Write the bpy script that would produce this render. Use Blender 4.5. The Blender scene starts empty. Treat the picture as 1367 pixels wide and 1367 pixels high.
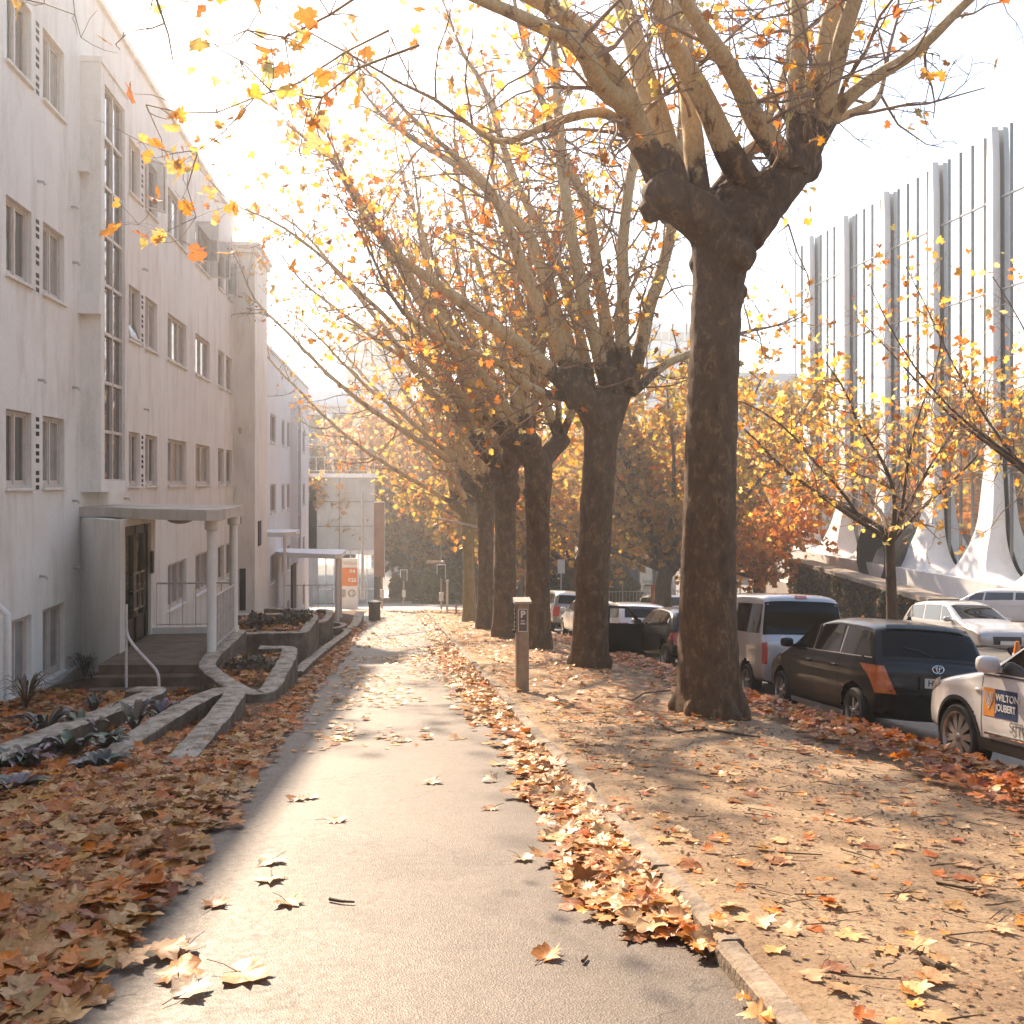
import bpy, bmesh, math, random
import numpy as np
from mathutils import Vector, Matrix, noise
R = math.radians
random.seed(7)
SC = bpy.context.scene
COL = SC.collection
EYE = 1.6; FPX = 1367.0; YAW = math.atan(150.5/1367.0)
SL = 0.0966
CA, SA = math.cos(YAW), math.sin(YAW)
def smooth(a, b, x):
    t = min(1, max(0, (x-a)/(b-a))); return t*t*(3-2*t)
def G(y):
    if y <= 100: return -SL*y
    if y >= 140: return -SL*120
    t = (y-100)/40.0
    return -SL*(100 + 40*(t - t*t/2))
OFFX = [(-60,-.0),(-9,-.1),(-5.4,.0),(-2.2,-.02),(-1.7,0),(1.38,0),(1.46,.055),(1.8,.03),(3,-.06),(4.6,-.2),(5.25,-.26),(5.4,-.30),(5.9,-.46),(12,-.7),(18,-.9),(24,-1.0),(60,-1.0)]
def OFF(x):
    for (a, u), (b, v) in zip(OFFX, OFFX[1:]):
        if x <= b: return u+(v-u)*max(0, (x-a))/(b-a)
    return OFFX[-1][1]
def GZ(x, y):
    k = 1 - smooth(50, 58, y)*.8
    return G(y) + OFF(x)*k
def ray(px, py):
    u = (px-683.5)/FPX; v = (643-py)/FPX
    return Vector((SA+u*CA, CA-u*SA, v))
def atY(px, py, Y):
    d = ray(px, py); t = Y/d.y
    return Vector((d.x*t, Y, EYE+d.z*t))
def atX(px, py, X):
    d = ray(px, py); t = X/d.x
    return Vector((X, d.y*t, EYE+d.z*t))
def gnd(px, py, off=0.0):
    d = ray(px, py); t = 1.0
    lo, hi = .5, 400
    f = lambda t: EYE+d.z*t - (GZ(d.x*t, d.y*t)+off)
    for _ in range(60):
        m = (lo+hi)/2
        if f(m) > 0: lo = m
        else: hi = m
    return Vector((d.x*lo, d.y*lo, EYE+d.z*lo))

# ---------------------------------------------------------------- materials
def nd(nt, t, **k):
    n = nt.nodes.new(t)
    for a, b in k.items():
        if a.startswith('i_'): n.inputs[a[2:].replace('_', ' ')].default_value = b
        else: setattr(n, a, b)
    return n
def setin(n, name, v): n.inputs[name].default_value = v
def newmat(name):
    m = bpy.data.materials.new(name); m.use_nodes = True
    nt = m.node_tree; b = nt.nodes['Principled BSDF']
    return m, nt, b
def c4(c): return (c[0], c[1], c[2], 1)
def ramp(nt, fac, stops):
    r = nt.nodes.new('ShaderNodeValToRGB'); e = r.color_ramp.elements
    while len(e) > 1: e.remove(e[0])
    e[0].position = stops[0][0]; e[0].color = c4(stops[0][1])
    for p, c in stops[1:]:
        x = e.new(p); x.color = c4(c)
    nt.links.new(fac, r.inputs['Fac']); return r.outputs['Color']
def noi(nt, scale, detail=4, rough=.55, vec=None, dist=0, stretch=None):
    n = nt.nodes.new('ShaderNodeTexNoise'); setin(n, 'Scale', scale); setin(n, 'Detail', detail); setin(n, 'Roughness', rough); setin(n, 'Distortion', dist)
    g = nt.nodes.new('ShaderNodeNewGeometry') if vec is None else None
    src = g.outputs['Position'] if vec is None else vec
    if stretch:
        mp = nt.nodes.new('ShaderNodeMapping'); setin(mp, 'Scale', stretch); nt.links.new(src, mp.inputs['Vector']); src = mp.outputs['Vector']
    nt.links.new(src, n.inputs['Vector']); return n.outputs['Fac']
def bump(nt, b, h, strength, dist=.01, prev=None):
    n = nt.nodes.new('ShaderNodeBump'); setin(n, 'Strength', strength); setin(n, 'Distance', dist)
    nt.links.new(h, n.inputs['Height'])
    if prev: nt.links.new(prev, n.inputs['Normal'])
    nt.links.new(n.outputs['Normal'], b.inputs['Normal']); return n.outputs['Normal']
def mixc(nt, fac, a, b, mode='MIX'):
    n = nt.nodes.new('ShaderNodeMix'); n.data_type = 'RGBA'; n.blend_type = mode
    for i, v in ((0, fac), (6, a), (7, b)):
        if hasattr(v, 'is_linked') or isinstance(v, bpy.types.NodeSocket): nt.links.new(v, n.inputs[i])
        elif isinstance(v, (int, float)): n.inputs[i].default_value = v
        else: n.inputs[i].default_value = c4(v)
    return n.outputs[2]
_M = {}
def mat(name, col, rough=.6, var=.15, scale=6, bmp=.0, bscale=60, bd=.004, metal=0, coat=0, ior=1.5, stretch=None):
    if name in _M: return _M[name]
    m, nt, b = newmat(name)
    if var > 0:
        lo = [c*(1-var) for c in col]; hi = [min(1, c*(1+var)) for c in col]
        nt.links.new(ramp(nt, noi(nt, scale, stretch=stretch), [(.3, lo), (.7, hi)]), b.inputs['Base Color'])
    else: setin(b, 'Base Color', c4(col))
    setin(b, 'Roughness', rough); setin(b, 'Metallic', metal); setin(b, 'Coat Weight', coat); setin(b, 'IOR', ior); setin(b, 'Coat Roughness', .05)
    if bmp > 0: bump(nt, b, noi(nt, bscale), bmp, bd)
    _M[name] = m; return m
def stain_wall(name, c1, c2, c3, bmp=.3):
    m, nt, b = newmat(name)
    a = ramp(nt, noi(nt, .7, 5, .6), [(.3, c2), (.62, c1)])
    s = noi(nt, 1.0, 7, .72, stretch=(2.2, 2.2, .5))
    f = ramp(nt, s, [(.48, (0, 0, 0)), (.90, (1, 1, 1))])
    x = mixc(nt, f, a, c3)
    fine = ramp(nt, noi(nt, 45, 4), [(.3, (.93, .93, .93)), (.7, (1.05, 1.05, 1.05))])
    x = mixc(nt, 1.0, x, fine, 'MULTIPLY')
    nt.links.new(x, b.inputs['Base Color']); setin(b, 'Roughness', .85)
    bump(nt, b, noi(nt, 90, 5, .7), bmp, .004); return m
# ---------------------------------------------------------------- mesh tools
class MB:
    def __init__(s): s.v = []; s.f = []; s.m = []; s.cm = 0
    def add(s, vs, fs, mi=None):
        o = len(s.v); s.v.extend([tuple(p) for p in vs])
        for f in fs: s.f.append(tuple(i+o for i in f)); s.m.append(s.cm if mi is None else mi)
        return s
    def box(s, x0, x1, y0, y1, z0, z1, M=None, mi=None):
        vs = [Vector((x, y, z)) for z in (z0, z1) for y in (y0, y1) for x in (x0, x1)]
        if M is not None: vs = [M @ p for p in vs]
        return s.add(vs, [(0, 2, 3, 1), (4, 5, 7, 6), (0, 1, 5, 4), (2, 6, 7, 3), (0, 4, 6, 2), (1, 3, 7, 5)], mi)
    def prism(s, pts, z0, z1, mi=None, M=None):
        """pts: xy polygon (ccw) -> vertical prism; z0/z1 numbers or functions of x,y"""
        n = len(pts); q = lambda z, p: z(p[0], p[1]) if callable(z) else z
        vs = [Vector((p[0], p[1], q(z0, p))) for p in pts]+[Vector((p[0], p[1], q(z1, p))) for p in pts]
        if M is not None: vs = [M @ p for p in vs]
        return s.add(vs, [tuple(range(n))[::-1], tuple(range(n, 2*n))]+[(i, (i+1) % n, n+(i+1) % n, n+i) for i in range(n)], mi)
    def tube(s, pts, rad, n=8, cap=True, mi=None):
        pts = [Vector(p) for p in pts]
        if not hasattr(rad, '__len__'): rad = [rad]*len(pts)
        vs = []; fs = []; ref = None
        for i, p in enumerate(pts):
            t = (pts[min(i+1, len(pts)-1)]-pts[max(i-1, 0)]).normalized()
            if ref is None: ref = Vector((1, 0, 0)) if abs(t.x) < .8 else Vector((0, 1, 0))
            u = t.cross(ref).normalized(); w = t.cross(u).normalized(); ref = -w if False else ref
            for k in range(n):
                a = 2*math.pi*k/n; vs.append(p+(u*math.cos(a)+w*math.sin(a))*rad[i])
        for i in range(len(pts)-1):
            for k in range(n):
                a = i*n+k; b = i*n+(k+1) % n; fs.append((a, b, b+n, a+n))
        if cap: fs.append(tuple(range(n))[::-1]); fs.append(tuple(range((len(pts)-1)*n, len(pts)*n)))
        return s.add(vs, fs, mi)
    def lathe(s, prof, c=(0, 0, 0), axis='z', n=20, mi=None, close=True):
        vs = []; fs = []
        for (r, h) in prof:
            for k in range(n):
                a = 2*math.pi*k/n; p = (r*math.cos(a), r*math.sin(a), h)
                if axis == 'x': p = (p[2], p[0], p[1])
                if axis == 'y': p = (p[0], p[2], p[1])
                vs.append((p[0]+c[0], p[1]+c[1], p[2]+c[2]))
        for i in range(len(prof)-1):
            for k in range(n):
                a = i*n+k; b = i*n+(k+1) % n; fs.append((a, b, b+n, a+n))
        if close: fs.append(tuple(range(n))[::-1]); fs.append(tuple(range((len(prof)-1)*n, len(prof)*n)))
        return s.add(vs, fs, mi)
    def blob(s, c, r, sub=2, amp=.0, fr=3, seed=0, mi=None):
        bm = bmesh.new(); bmesh.ops.create_icosphere(bm, subdivisions=sub, radius=1)
        vs = []
        for v in bm.verts:
            k = 1+amp*noise.noise(v.co*fr+Vector((seed, seed*2.3, 0)))
            vs.append((c[0]+v.co.x*r[0]*k, c[1]+v.co.y*r[1]*k, c[2]+v.co.z*r[2]*k))
        fs = [tuple(v.index for v in f.verts) for f in bm.faces]; bm.free()
        return s.add(vs, fs, mi)
    def sweep(s, path, w, h, zf=None, mi=None, closed=False):
        """kerb/wall: xy(z) path, width w, from z-h to z (z top)"""
        n = len(path); vs = []
        P = [Vector(p) for p in path]
        for i in range(n):
            a = P[max(i-1, 0)]; b = P[min(i+1, n-1)]
            t = Vector((b.x-a.x, b.y-a.y, 0)).normalized(); u = Vector((-t.y, t.x, 0))*w/2
            hh = h[i] if hasattr(h, '__len__') else h
            e = .018
            vs += [P[i]-u-Vector((0, 0, hh)), P[i]-u-Vector((0, 0, e)), P[i]-u*(1-2*e/w), P[i]+u*(1-2*e/w), P[i]+u-Vector((0, 0, e)), P[i]+u-Vector((0, 0, hh))]
        fs = []
        for i in range(n-1):
            for k in range(6):
                a = i*6+k; b = i*6+(k+1) % 6; fs.append((a, a+6, b+6, b))
        fs.append(tuple(range(6))); fs.append(tuple(range((n-1)*6, n*6))[::-1])
        return s.add(vs, fs, mi)
    def build(s, name, mats, parent=None, smooth_=False, sharp=None, label=None):
        me = bpy.data.meshes.new(name)
        off = world_loc(parent) if parent is not None and not getattr(s, 'local', False) else Vector((0, 0, 0))
        me.from_pydata([(v[0]-off.x, v[1]-off.y, v[2]-off.z) for v in s.v], [], s.f)
        if not isinstance(mats, (list, tuple)): mats = [mats]
        for m in mats: me.materials.append(m)
        if len(mats) > 1: me.polygons.foreach_set('material_index', [min(i, len(mats)-1) for i in s.m])
        bm = bmesh.new(); bm.from_mesh(me); bmesh.ops.recalc_face_normals(bm, faces=bm.faces); bm.to_mesh(me); bm.free()
        if smooth_:
            me.polygons.foreach_set('use_smooth', [True]*len(me.polygons))
            me.set_sharp_from_angle(angle=R(sharp if sharp else 35))
        me.update()
        o = bpy.data.objects.new(name, me); COL.objects.link(o)
        if parent is not None: o.parent = parent
        if label: o['label'] = label
        return o
def world_loc(o):
    v = Vector(o.location); p = o.parent
    while p: v += Vector(p.location); p = p.parent
    return v
def L():
    m = MB(); m.local = True; return m
def tag(o, label, cat, group=None, kind=None):
    o['label'] = label; o['category'] = cat
    if group: o['group'] = group
    if kind: o['kind'] = kind
    return o
def thing(name, label, cat, loc=(0, 0, 0), group=None, rz=0, rx=0):
    o = bpy.data.objects.new(name, None); COL.objects.link(o); o.location = loc; o.rotation_euler = (rx, 0, rz); o.empty_display_size = .2
    return tag(o, label, cat, group)
def struct(name, label=None):
    pass
def copy_tree(o, parent=None):
    c = o.copy(); COL.objects.link(c); c.parent = parent
    for ch in [x for x in bpy.data.objects if x.parent == o]: copy_tree(ch, c)
    return c
def npmesh(name, V, F, mats, cols=None, smooth_=False, midx=None):
    """V (n,3), F (m,k) numpy"""
    me = bpy.data.meshes.new(name); V = np.asarray(V, dtype=np.float32); F = np.asarray(F, dtype=np.int32)
    k = F.shape[1]
    me.vertices.add(len(V)); me.vertices.foreach_set('co', V.ravel())
    me.loops.add(F.size); me.loops.foreach_set('vertex_index', F.ravel())
    me.polygons.add(len(F)); me.polygons.foreach_set('loop_start', np.arange(0, F.size, k, dtype=np.int32))
    if midx is not None: me.polygons.foreach_set('material_index', np.asarray(midx, dtype=np.int32))
    if smooth_: me.polygons.foreach_set('use_smooth', np.ones(len(F), dtype=bool))
    for m in (mats if isinstance(mats, (list, tuple)) else [mats]): me.materials.append(m)
    if cols is not None:
        a = me.color_attributes.new('Col', 'FLOAT_COLOR', 'POINT')
        c = np.ones((len(V), 4), dtype=np.float32); c[:, :3] = cols; a.data.foreach_set('color', c.ravel())
    me.update(calc_edges=True); me.validate()
    return me
def link(name, me, parent=None):
    o = bpy.data.objects.new(name, me); COL.objects.link(o)
    if parent is not None: o.parent = parent
    return o
def text_mesh(txt, size, mat_, name, M, parent, depth=.002, align='CENTER', bold=0, sx=1.0):
    cu = bpy.data.curves.new('t', 'FONT'); cu.body = txt; cu.size = size; cu.extrude = depth; cu.align_x = align; cu.align_y = 'CENTER'; cu.offset = bold
    t = bpy.data.objects.new('t', cu); COL.objects.link(t)
    dg = bpy.context.evaluated_depsgraph_get(); me = bpy.data.meshes.new_from_object(t.evaluated_get(dg))
    bpy.data.objects.remove(t); me.transform(Matrix.Diagonal((sx, 1, 1, 1))); me.transform(M); me.materials.clear(); me.materials.append(mat_)
    return link(name, me, parent)
# ---------------------------------------------------------------- shared materials
WALL = stain_wall('white_render', (.89, .85, .77), (.83, .77, .68), (.52, .43, .33))
WALL2 = stain_wall('pale_render', (.82, .80, .78), (.76, .73, .71), (.66, .62, .58))
CONC = stain_wall('grey_concrete', (.42, .41, .40), (.33, .32, .31), (.25, .22, .20), .5)
def mk_planter():
    m, nt, b = newmat('painted_planter_wall')
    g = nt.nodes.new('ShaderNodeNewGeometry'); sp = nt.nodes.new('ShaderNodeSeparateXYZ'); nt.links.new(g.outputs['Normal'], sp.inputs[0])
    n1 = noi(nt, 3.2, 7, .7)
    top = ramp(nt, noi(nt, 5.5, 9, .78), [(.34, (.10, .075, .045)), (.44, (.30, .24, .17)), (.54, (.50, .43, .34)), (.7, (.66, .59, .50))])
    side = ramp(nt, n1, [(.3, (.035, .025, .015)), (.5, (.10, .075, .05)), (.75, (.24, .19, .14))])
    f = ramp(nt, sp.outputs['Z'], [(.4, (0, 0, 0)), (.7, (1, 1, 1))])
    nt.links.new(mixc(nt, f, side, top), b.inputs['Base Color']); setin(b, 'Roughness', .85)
    bump(nt, b, noi(nt, 22, 8, .75), 1.0, .03); return m
PLANT_WALL = mk_planter()
FRAME = mat('window_frame_paint', (.62, .54, .47), .5, .1, 9)
def mk_glass(name, col=(.02, .02, .022), ior=1.9, rough=.03, wob=.15):
    m, nt, b = newmat(name); setin(b, 'Base Color', c4(col)); setin(b, 'Roughness', rough); setin(b, 'IOR', ior)
    bump(nt, b, noi(nt, 1.3, 2), wob, .02); return m
GLASS = mk_glass('window_glass', (.05, .045, .04), 2.2)
GLASSF = mk_glass('facade_glass', (.62, .68, .72), 1.5, .03, .08)
for _n in GLASSF.node_tree.nodes:
    if _n.type == 'BSDF_PRINCIPLED': _n.inputs['Metallic'].default_value = .92
CARGLASS = mk_glass('car_glass', (.012, .010, .008), 1.28, .03, .02)
def mk_clear():
    m, nt, b = newmat('clear_pane'); setin(b, 'Base Color', (.02, .02, .02, 1)); setin(b, 'Roughness', .03); setin(b, 'IOR', 1.6)
    t = nt.nodes.new('ShaderNodeBsdfTransparent'); mx = nt.nodes.new('ShaderNodeMixShader'); setin(mx, 'Fac', .72)
    nt.links.new(b.outputs[0], mx.inputs[1]); nt.links.new(t.outputs[0], mx.inputs[2]); nt.links.new(mx.outputs[0], nt.nodes['Material Output'].inputs['Surface']); return m
CLEAR = mk_clear()
DARK = mat('dark_void', (.012, .010, .009), .8, .2)
RUBBER = mat('tyre_rubber', (.015, .014, .013), .75, .2, 20, .3, 90)
PLASTIC = mat('black_trim', (.02, .019, .018), .5, .1)
SIDEGLASS = mk_glass('car_side_glass', (.012, .010, .008), 1.8, .03, .03)
PALE_PANE = mat('reflection_tone_pane', (.30, .27, .24), .12, .25, 2.5, ior=1.7)  # paler pane tone stands in for varied reflections, no curtain modelled
CHROME = mat('chrome', (.75, .74, .72), .12, 0, metal=1)
ALLOY = mat('alloy_rim', (.55, .52, .49), .28, .08, metal=.85)
STEEL = mat('painted_steel', (.45, .42, .39), .4, .12, 14, metal=.4)
WMETAL = mat('white_painted_metal', (.62, .56, .50), .45, .15, 12)
BROWNDOOR = mat('brown_door_paint', (.028, .018, .011), .45, .25, 5)
ORANGE = mat('orange_plastic', (.75, .20, .02), .4, .05)
BLUEP = mat('blue_paint', (.05, .14, .33), .4, .1)
NAVY = mat('navy_panel', (.035, .06, .14), .35, .05)
WHITEP = mat('white_lettering', (.82, .80, .76), .4, .0)
BLACKP = mat('dark_lettering', (.03, .03, .032), .4, .0)
GREYP = mat('grey_lettering', (.22, .21, .20), .4, .0)
def mk_asphalt(name, base, hi, sc=1.0):
    m, nt, b = newmat(name)
    v = nt.nodes.new('ShaderNodeTexVoronoi'); setin(v, 'Scale', 115.0*sc); g = nt.nodes.new('ShaderNodeNewGeometry'); nt.links.new(g.outputs['Position'], v.inputs['Vector'])
    big = ramp(nt, noi(nt, .55, 5, .6), [(.3, [c*.84 for c in base]), (.7, [c*1.12 for c in base])])
    sp = ramp(nt, v.outputs['Color'], [(.0, (.42, .40, .38)), (.35, (.8, .79, .78)), (.7, (1.05, 1.03, 1.0)), (.93, (1.4, 1.36, 1.3)), (1.0, hi)])
    x = mixc(nt, 1.0, big, sp, 'MULTIPLY')
    st_ = ramp(nt, noi(nt, .9, 7, .68, dist=.5), [(.36, (.66, .62, .58)), (.46, (1, 1, 1)), (.62, (1, 1, 1)), (.75, (1.18, 1.15, 1.12))]); x = mixc(nt, 1.0, x, st_, 'MULTIPLY')
    wv = nt.nodes.new('ShaderNodeTexVoronoi'); wv.feature = 'DISTANCE_TO_EDGE'; setin(wv, 'Scale', .42); dn = nt.nodes.new('ShaderNodeTexNoise'); setin(dn, 'Scale', 1.8); setin(dn, 'Detail', 8.0); g3 = nt.nodes.new('ShaderNodeNewGeometry'); nt.links.new(g3.outputs['Position'], dn.inputs['Vector']); va = nt.nodes.new('ShaderNodeVectorMath'); va.operation = 'MULTIPLY_ADD'; nt.links.new(dn.outputs['Color'], va.inputs[0]); va.inputs[1].default_value = (1.4, 1.4, 1.4); nt.links.new(g3.outputs['Position'], va.inputs[2]); nt.links.new(va.outputs[0], wv.inputs['Vector'])
    x = mixc(nt, 1.0, x, ramp(nt, wv.outputs['Distance'], [(.0, (.45, .42, .4)), (.0035, (.6, .57, .55)), (.006, (1, 1, 1))]), 'MULTIPLY')
    dirt = ramp(nt, noi(nt, 7, 6, .7), [(.45, (1, 1, 1)), (.75, (.82, .76, .70))])
    x = mixc(nt, 1.0, x, dirt, 'MULTIPLY')
    nt.links.new(x, b.inputs['Base Color'])
    nt.links.new(ramp(nt, noi(nt, 25, 4), [(.3, (.50,)*3), (.7, (.66,)*3)]), b.inputs['Roughness'])
    n = bump(nt, b, v.outputs['Distance'], .4, .004)
    bump(nt, b, noi(nt, 2.0, 3), .12, .03, n); return m
ASPH = mk_asphalt('footpath_asphalt', (.112, .089, .070), (2.6, 2.4, 2.2))
ROAD = mk_asphalt('road_asphalt', (.10, .095, .09), (1.6, 1.5, 1.4), .6)
def mk_sand():
    m, nt, b = newmat('sandy_verge')
    x = ramp(nt, noi(nt, .9, 8, .65), [(.28, (.21, .13, .07)), (.45, (.37, .25, .145)), (.7, (.52, .38, .235))])
    y = ramp(nt, noi(nt, 38, 8, .75), [(.33, (.25, .17, .12)), (.46, (.9, .88, .86)), (.6, (1, 1, 1)), (.78, (1.25, 1.2, 1.15))])
    x = mixc(nt, 1.0, x, y, 'MULTIPLY')
    st = ramp(nt, noi(nt, 12, 7, .8, dist=1.5), [(.36, (.35, .26, .2)), (.45, (1, 1, 1))])
    x = mixc(nt, .75, x, st, 'MULTIPLY')
    nt.links.new(x, b.inputs['Base Color']); setin(b, 'Roughness', .9)
    n = bump(nt, b, noi(nt, 55, 8, .8), 1.0, .02); bump(nt, b, noi(nt, 6, 5, .6), .6, .06, n); return m
SAND = mk_sand()
SOIL = mat('leafy_soil', (.10, .055, .03), .95, .5, 9, .8, 30, .03)
GRNDM = mat('distant_ground', (.16, .14, .12), .9, .3, .2)
def mk_bark(name, stops, sc=2.2, bm_=1.0, st=(1, 1, .45)):
    m, nt, b = newmat(name)
    a = noi(nt, sc, 8, .62, dist=.35, stretch=st)
    x = ramp(nt, a, stops)
    f = ramp(nt, noi(nt, 28, 7, .75, stretch=(1, 1, .5)), [(.3, (.55, .52, .5)), (.65, (1.1, 1.08, 1.05))])
    x = mixc(nt, 1.0, x, f, 'MULTIPLY'); nt.links.new(x, b.inputs['Base Color']); setin(b, 'Roughness', .85)
    n = bump(nt, b, a, .5, .03); bump(nt, b, noi(nt, 34, 8, .75, stretch=(1, 1, .5)), bm_, .02, n); return m
BARK = mk_bark('plane_trunk_bark', [(.30, (.060, .033, .015)), (.44, (.12, .068, .033)), (.56, (.15, .09, .045)), (.60, (.25, .15, .072)), (.63, (.20, .12, .055)), (.68, (.10, .055, .026))], 7.5, 1.0, (1, 1, .55))
LIMB = mk_bark('plane_limb_bark', [(.28, (.15, .08, .035)), (.40, (.24, .14, .065)), (.44, (.50, .37, .18)), (.62, (.60, .48, .26)), (.8, (.44, .34, .14))], 4.5, .5, (1, 1, .35))
def mk_limb_blend():
    m, nt, b = newmat('plane_limb_blend_bark')
    a = noi(nt, 4.5, 8, .62, dist=.35, stretch=(1, 1, .35)); x = ramp(nt, a, [(.28, (.17, .09, .04)), (.38, (.26, .155, .07)), (.42, (.55, .40, .20)), (.62, (.66, .52, .29)), (.8, (.50, .39, .18))])
    d = ramp(nt, noi(nt, 7.5, 8, .62, dist=.35, stretch=(1, 1, .55)), [(.30, (.050, .028, .013)), (.44, (.105, .060, .030)), (.56, (.14, .085, .042)), (.62, (.28, .17, .08))])
    at = nt.nodes.new('ShaderNodeAttribute'); at.attribute_name = 'Col'
    ad = nt.nodes.new('ShaderNodeMath'); ad.operation = 'ADD'; nt.links.new(at.outputs['Fac'], ad.inputs[0])
    n0 = noi(nt, 9, 6, .7); mu = nt.nodes.new('ShaderNodeMath'); mu.operation = 'MULTIPLY_ADD'; nt.links.new(n0, mu.inputs[0]); mu.inputs[1].default_value = 1.1; mu.inputs[2].default_value = -.55; nt.links.new(mu.outputs[0], ad.inputs[1])
    f = ramp(nt, ad.outputs[0], [(.44, (0, 0, 0)), (.56, (1, 1, 1))])
    x = mixc(nt, f, x, d); g = ramp(nt, noi(nt, 28, 7, .75, stretch=(1, 1, .5)), [(.3, (.6, .57, .55)), (.65, (1.1, 1.08, 1.05))]); x = mixc(nt, 1.0, x, g, 'MULTIPLY')
    nt.links.new(x, b.inputs['Base Color']); setin(b, 'Roughness', .85); n = bump(nt, b, a, .5, .03); bump(nt, b, noi(nt, 34, 8, .75, stretch=(1, 1, .5)), .5, .02, n); return m
LIMB2 = mk_limb_blend()
TWIG = mat('twig_bark', (.30, .20, .12), .8, .4, 6)
BARK2 = mk_bark('dark_street_tree_bark', [(.3, (.05, .03, .018)), (.6, (.13, .08, .045)), (.8, (.20, .13, .07))], 5)
def mk_leaf(name, trans=.45, rough=.42, spec=.5):
    m, nt, b = newmat(name)
    a = nt.nodes.new('ShaderNodeAttribute'); a.attribute_name = 'Col'
    v = ramp(nt, noi(nt, 45, 5, .7), [(.3, (.72, .66, .6)), (.65, (1.08, 1.06, 1.04))])
    x = mixc(nt, 1.0, a.outputs['Color'], v, 'MULTIPLY')
    nt.links.new(x, b.inputs['Base Color']); setin(b, 'Roughness', rough); setin(b, 'Specular IOR Level', spec)
    t = nt.nodes.new('ShaderNodeBsdfTranslucent'); nt.links.new(x, t.inputs['Color'])
    mx = nt.nodes.new('ShaderNodeMixShader'); setin(mx, 'Fac', trans)
    nt.links.new(b.outputs[0], mx.inputs[1]); nt.links.new(t.outputs[0], mx.inputs[2])
    nt.links.new(mx.outputs[0], nt.nodes['Material Output'].inputs['Surface'])
    bump(nt, b, noi(nt, 60, 4, .7), .35, .006); return m
LEAF_G = mk_leaf('fallen_leaf', .25, .46, .38)
LEAF_T = mk_leaf('tree_leaf', .62, .5, .4)
def paint(name, col, metal=0.0, rough=.3, var=.03):
    return mat(name, col, rough, var, 2, metal=metal, coat=.9)
P_WHITE = paint('white_car_paint', (.72, .69, .66))
P_BLACK = mat('black_car_paint', (.012, .011, .010), .3, .03, 2, coat=.34, ior=1.35)
P_SILV = paint('silver_car_paint', (.48, .46, .44), .55, .35)
P_GREY = paint('grey_car_paint', (.25, .25, .25), .5, .35)
LAMP_O = mat('amber_red_lamp', (.60, .14, .02), .12, .25, 14, coat=1)
LAMP_R = mat('red_lamp', (.45, .03, .015), .12, .1, coat=1)
LAMP_W = mat('clear_headlamp', (.55, .55, .54), .1, .2, 30, metal=.5, coat=1)
# ---------------------------------------------------------------- ground
def sheet(name, xs, ys, dz, m, wob=0.0, zf=None, sm=True):
    b = MB(); nx = len(xs)
    for y in ys:
        for x in xs:
            w = wob*noise.noise(Vector((x*1.1, y*1.1, .3)))+wob*.5*noise.noise(Vector((x*4, y*4, 1.3))) if wob else 0
            b.v.append((x, y, (zf(x, y) if zf else GZ(x, y))+dz+w))
    for j in range(len(ys)-1):
        for i in range(nx-1):
            a = j*nx+i; b.f.append((a, a+1, a+1+nx, a+nx)); b.m.append(0)
    o = b.build(name, m, smooth_=sm, sharp=60); o['kind'] = 'structure'; return o
def fr(a, b, s):
    n = max(1, int(round((b-a)/s))); return [a+(b-a)*i/n for i in range(n+1)]
gx = [-150, -60, -30, -12, -5.6, -3, -1.7, 0, 1.41, 1.55, 3, 4.6, 5.25, 5.4, 5.9, 12, 18, 24, 40, 90, 200]
gy = [-40, -10]+fr(0, 150, 5)+[200, 300, 420]
sheet('ground', gx, gy, -.06, GRNDM)
sheet('footpath', fr(-1.72, 1.325, .16), fr(-6, 57, .25), 0, ASPH, .006)
sheet('sandy_verge', fr(1.425, 5.25, .12), fr(-6, 56, .12), .0, SAND, .028)
sheet('road', [5.4, 5.9, 8, 12, 18, 24, 30], fr(-8, 120, 2), 0, ROAD)
sheet('planting_bed', fr(-5.45, -1.72, .2), fr(-4, 58, .3), -.005, SOIL, .05)
ROAD2 = mk_asphalt('sunlit_crossing_asphalt', (.50, .48, .45), (1.6, 1.5, 1.4), .5)  # pale albedo paints the sunlit brightness into the asphalt colour
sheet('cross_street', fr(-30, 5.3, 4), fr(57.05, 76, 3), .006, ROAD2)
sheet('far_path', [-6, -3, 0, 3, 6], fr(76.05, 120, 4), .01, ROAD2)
# kerbs
KERB = mat('kerb_concrete', (.23, .175, .125), .85, .5, 5, 1.0, 30, .015)
kb = MB(); y = -5.0; rr = random.Random(3)
while y < 56:
    l = .9+rr.random()*.25; dx = rr.uniform(-.018, .018); dz = rr.uniform(-.008, .012); rz_ = rr.uniform(-.008, .008)
    pts = [(1.375+dx+rz_*l*(i/3-.5), y+l*i/3, G(y+l*i/3)+.085+dz) for i in range(4)]
    kb.sweep(pts, .11, .20); y += l+rr.choice([.006, .015, .03])
o = kb.build('path_edging', KERB, smooth_=True, sharp=40); o['kind'] = 'structure'
kb = MB(); y = -5.0
while y < 56:
    kb.sweep([(5.32, y, GZ(5.2, y)+.02), (5.32, y+.99, GZ(5.2, y+.99)+.02)], .15, .35); y += 1.0
o = kb.build('road_kerb', KERB); o['kind'] = 'structure'

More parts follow.
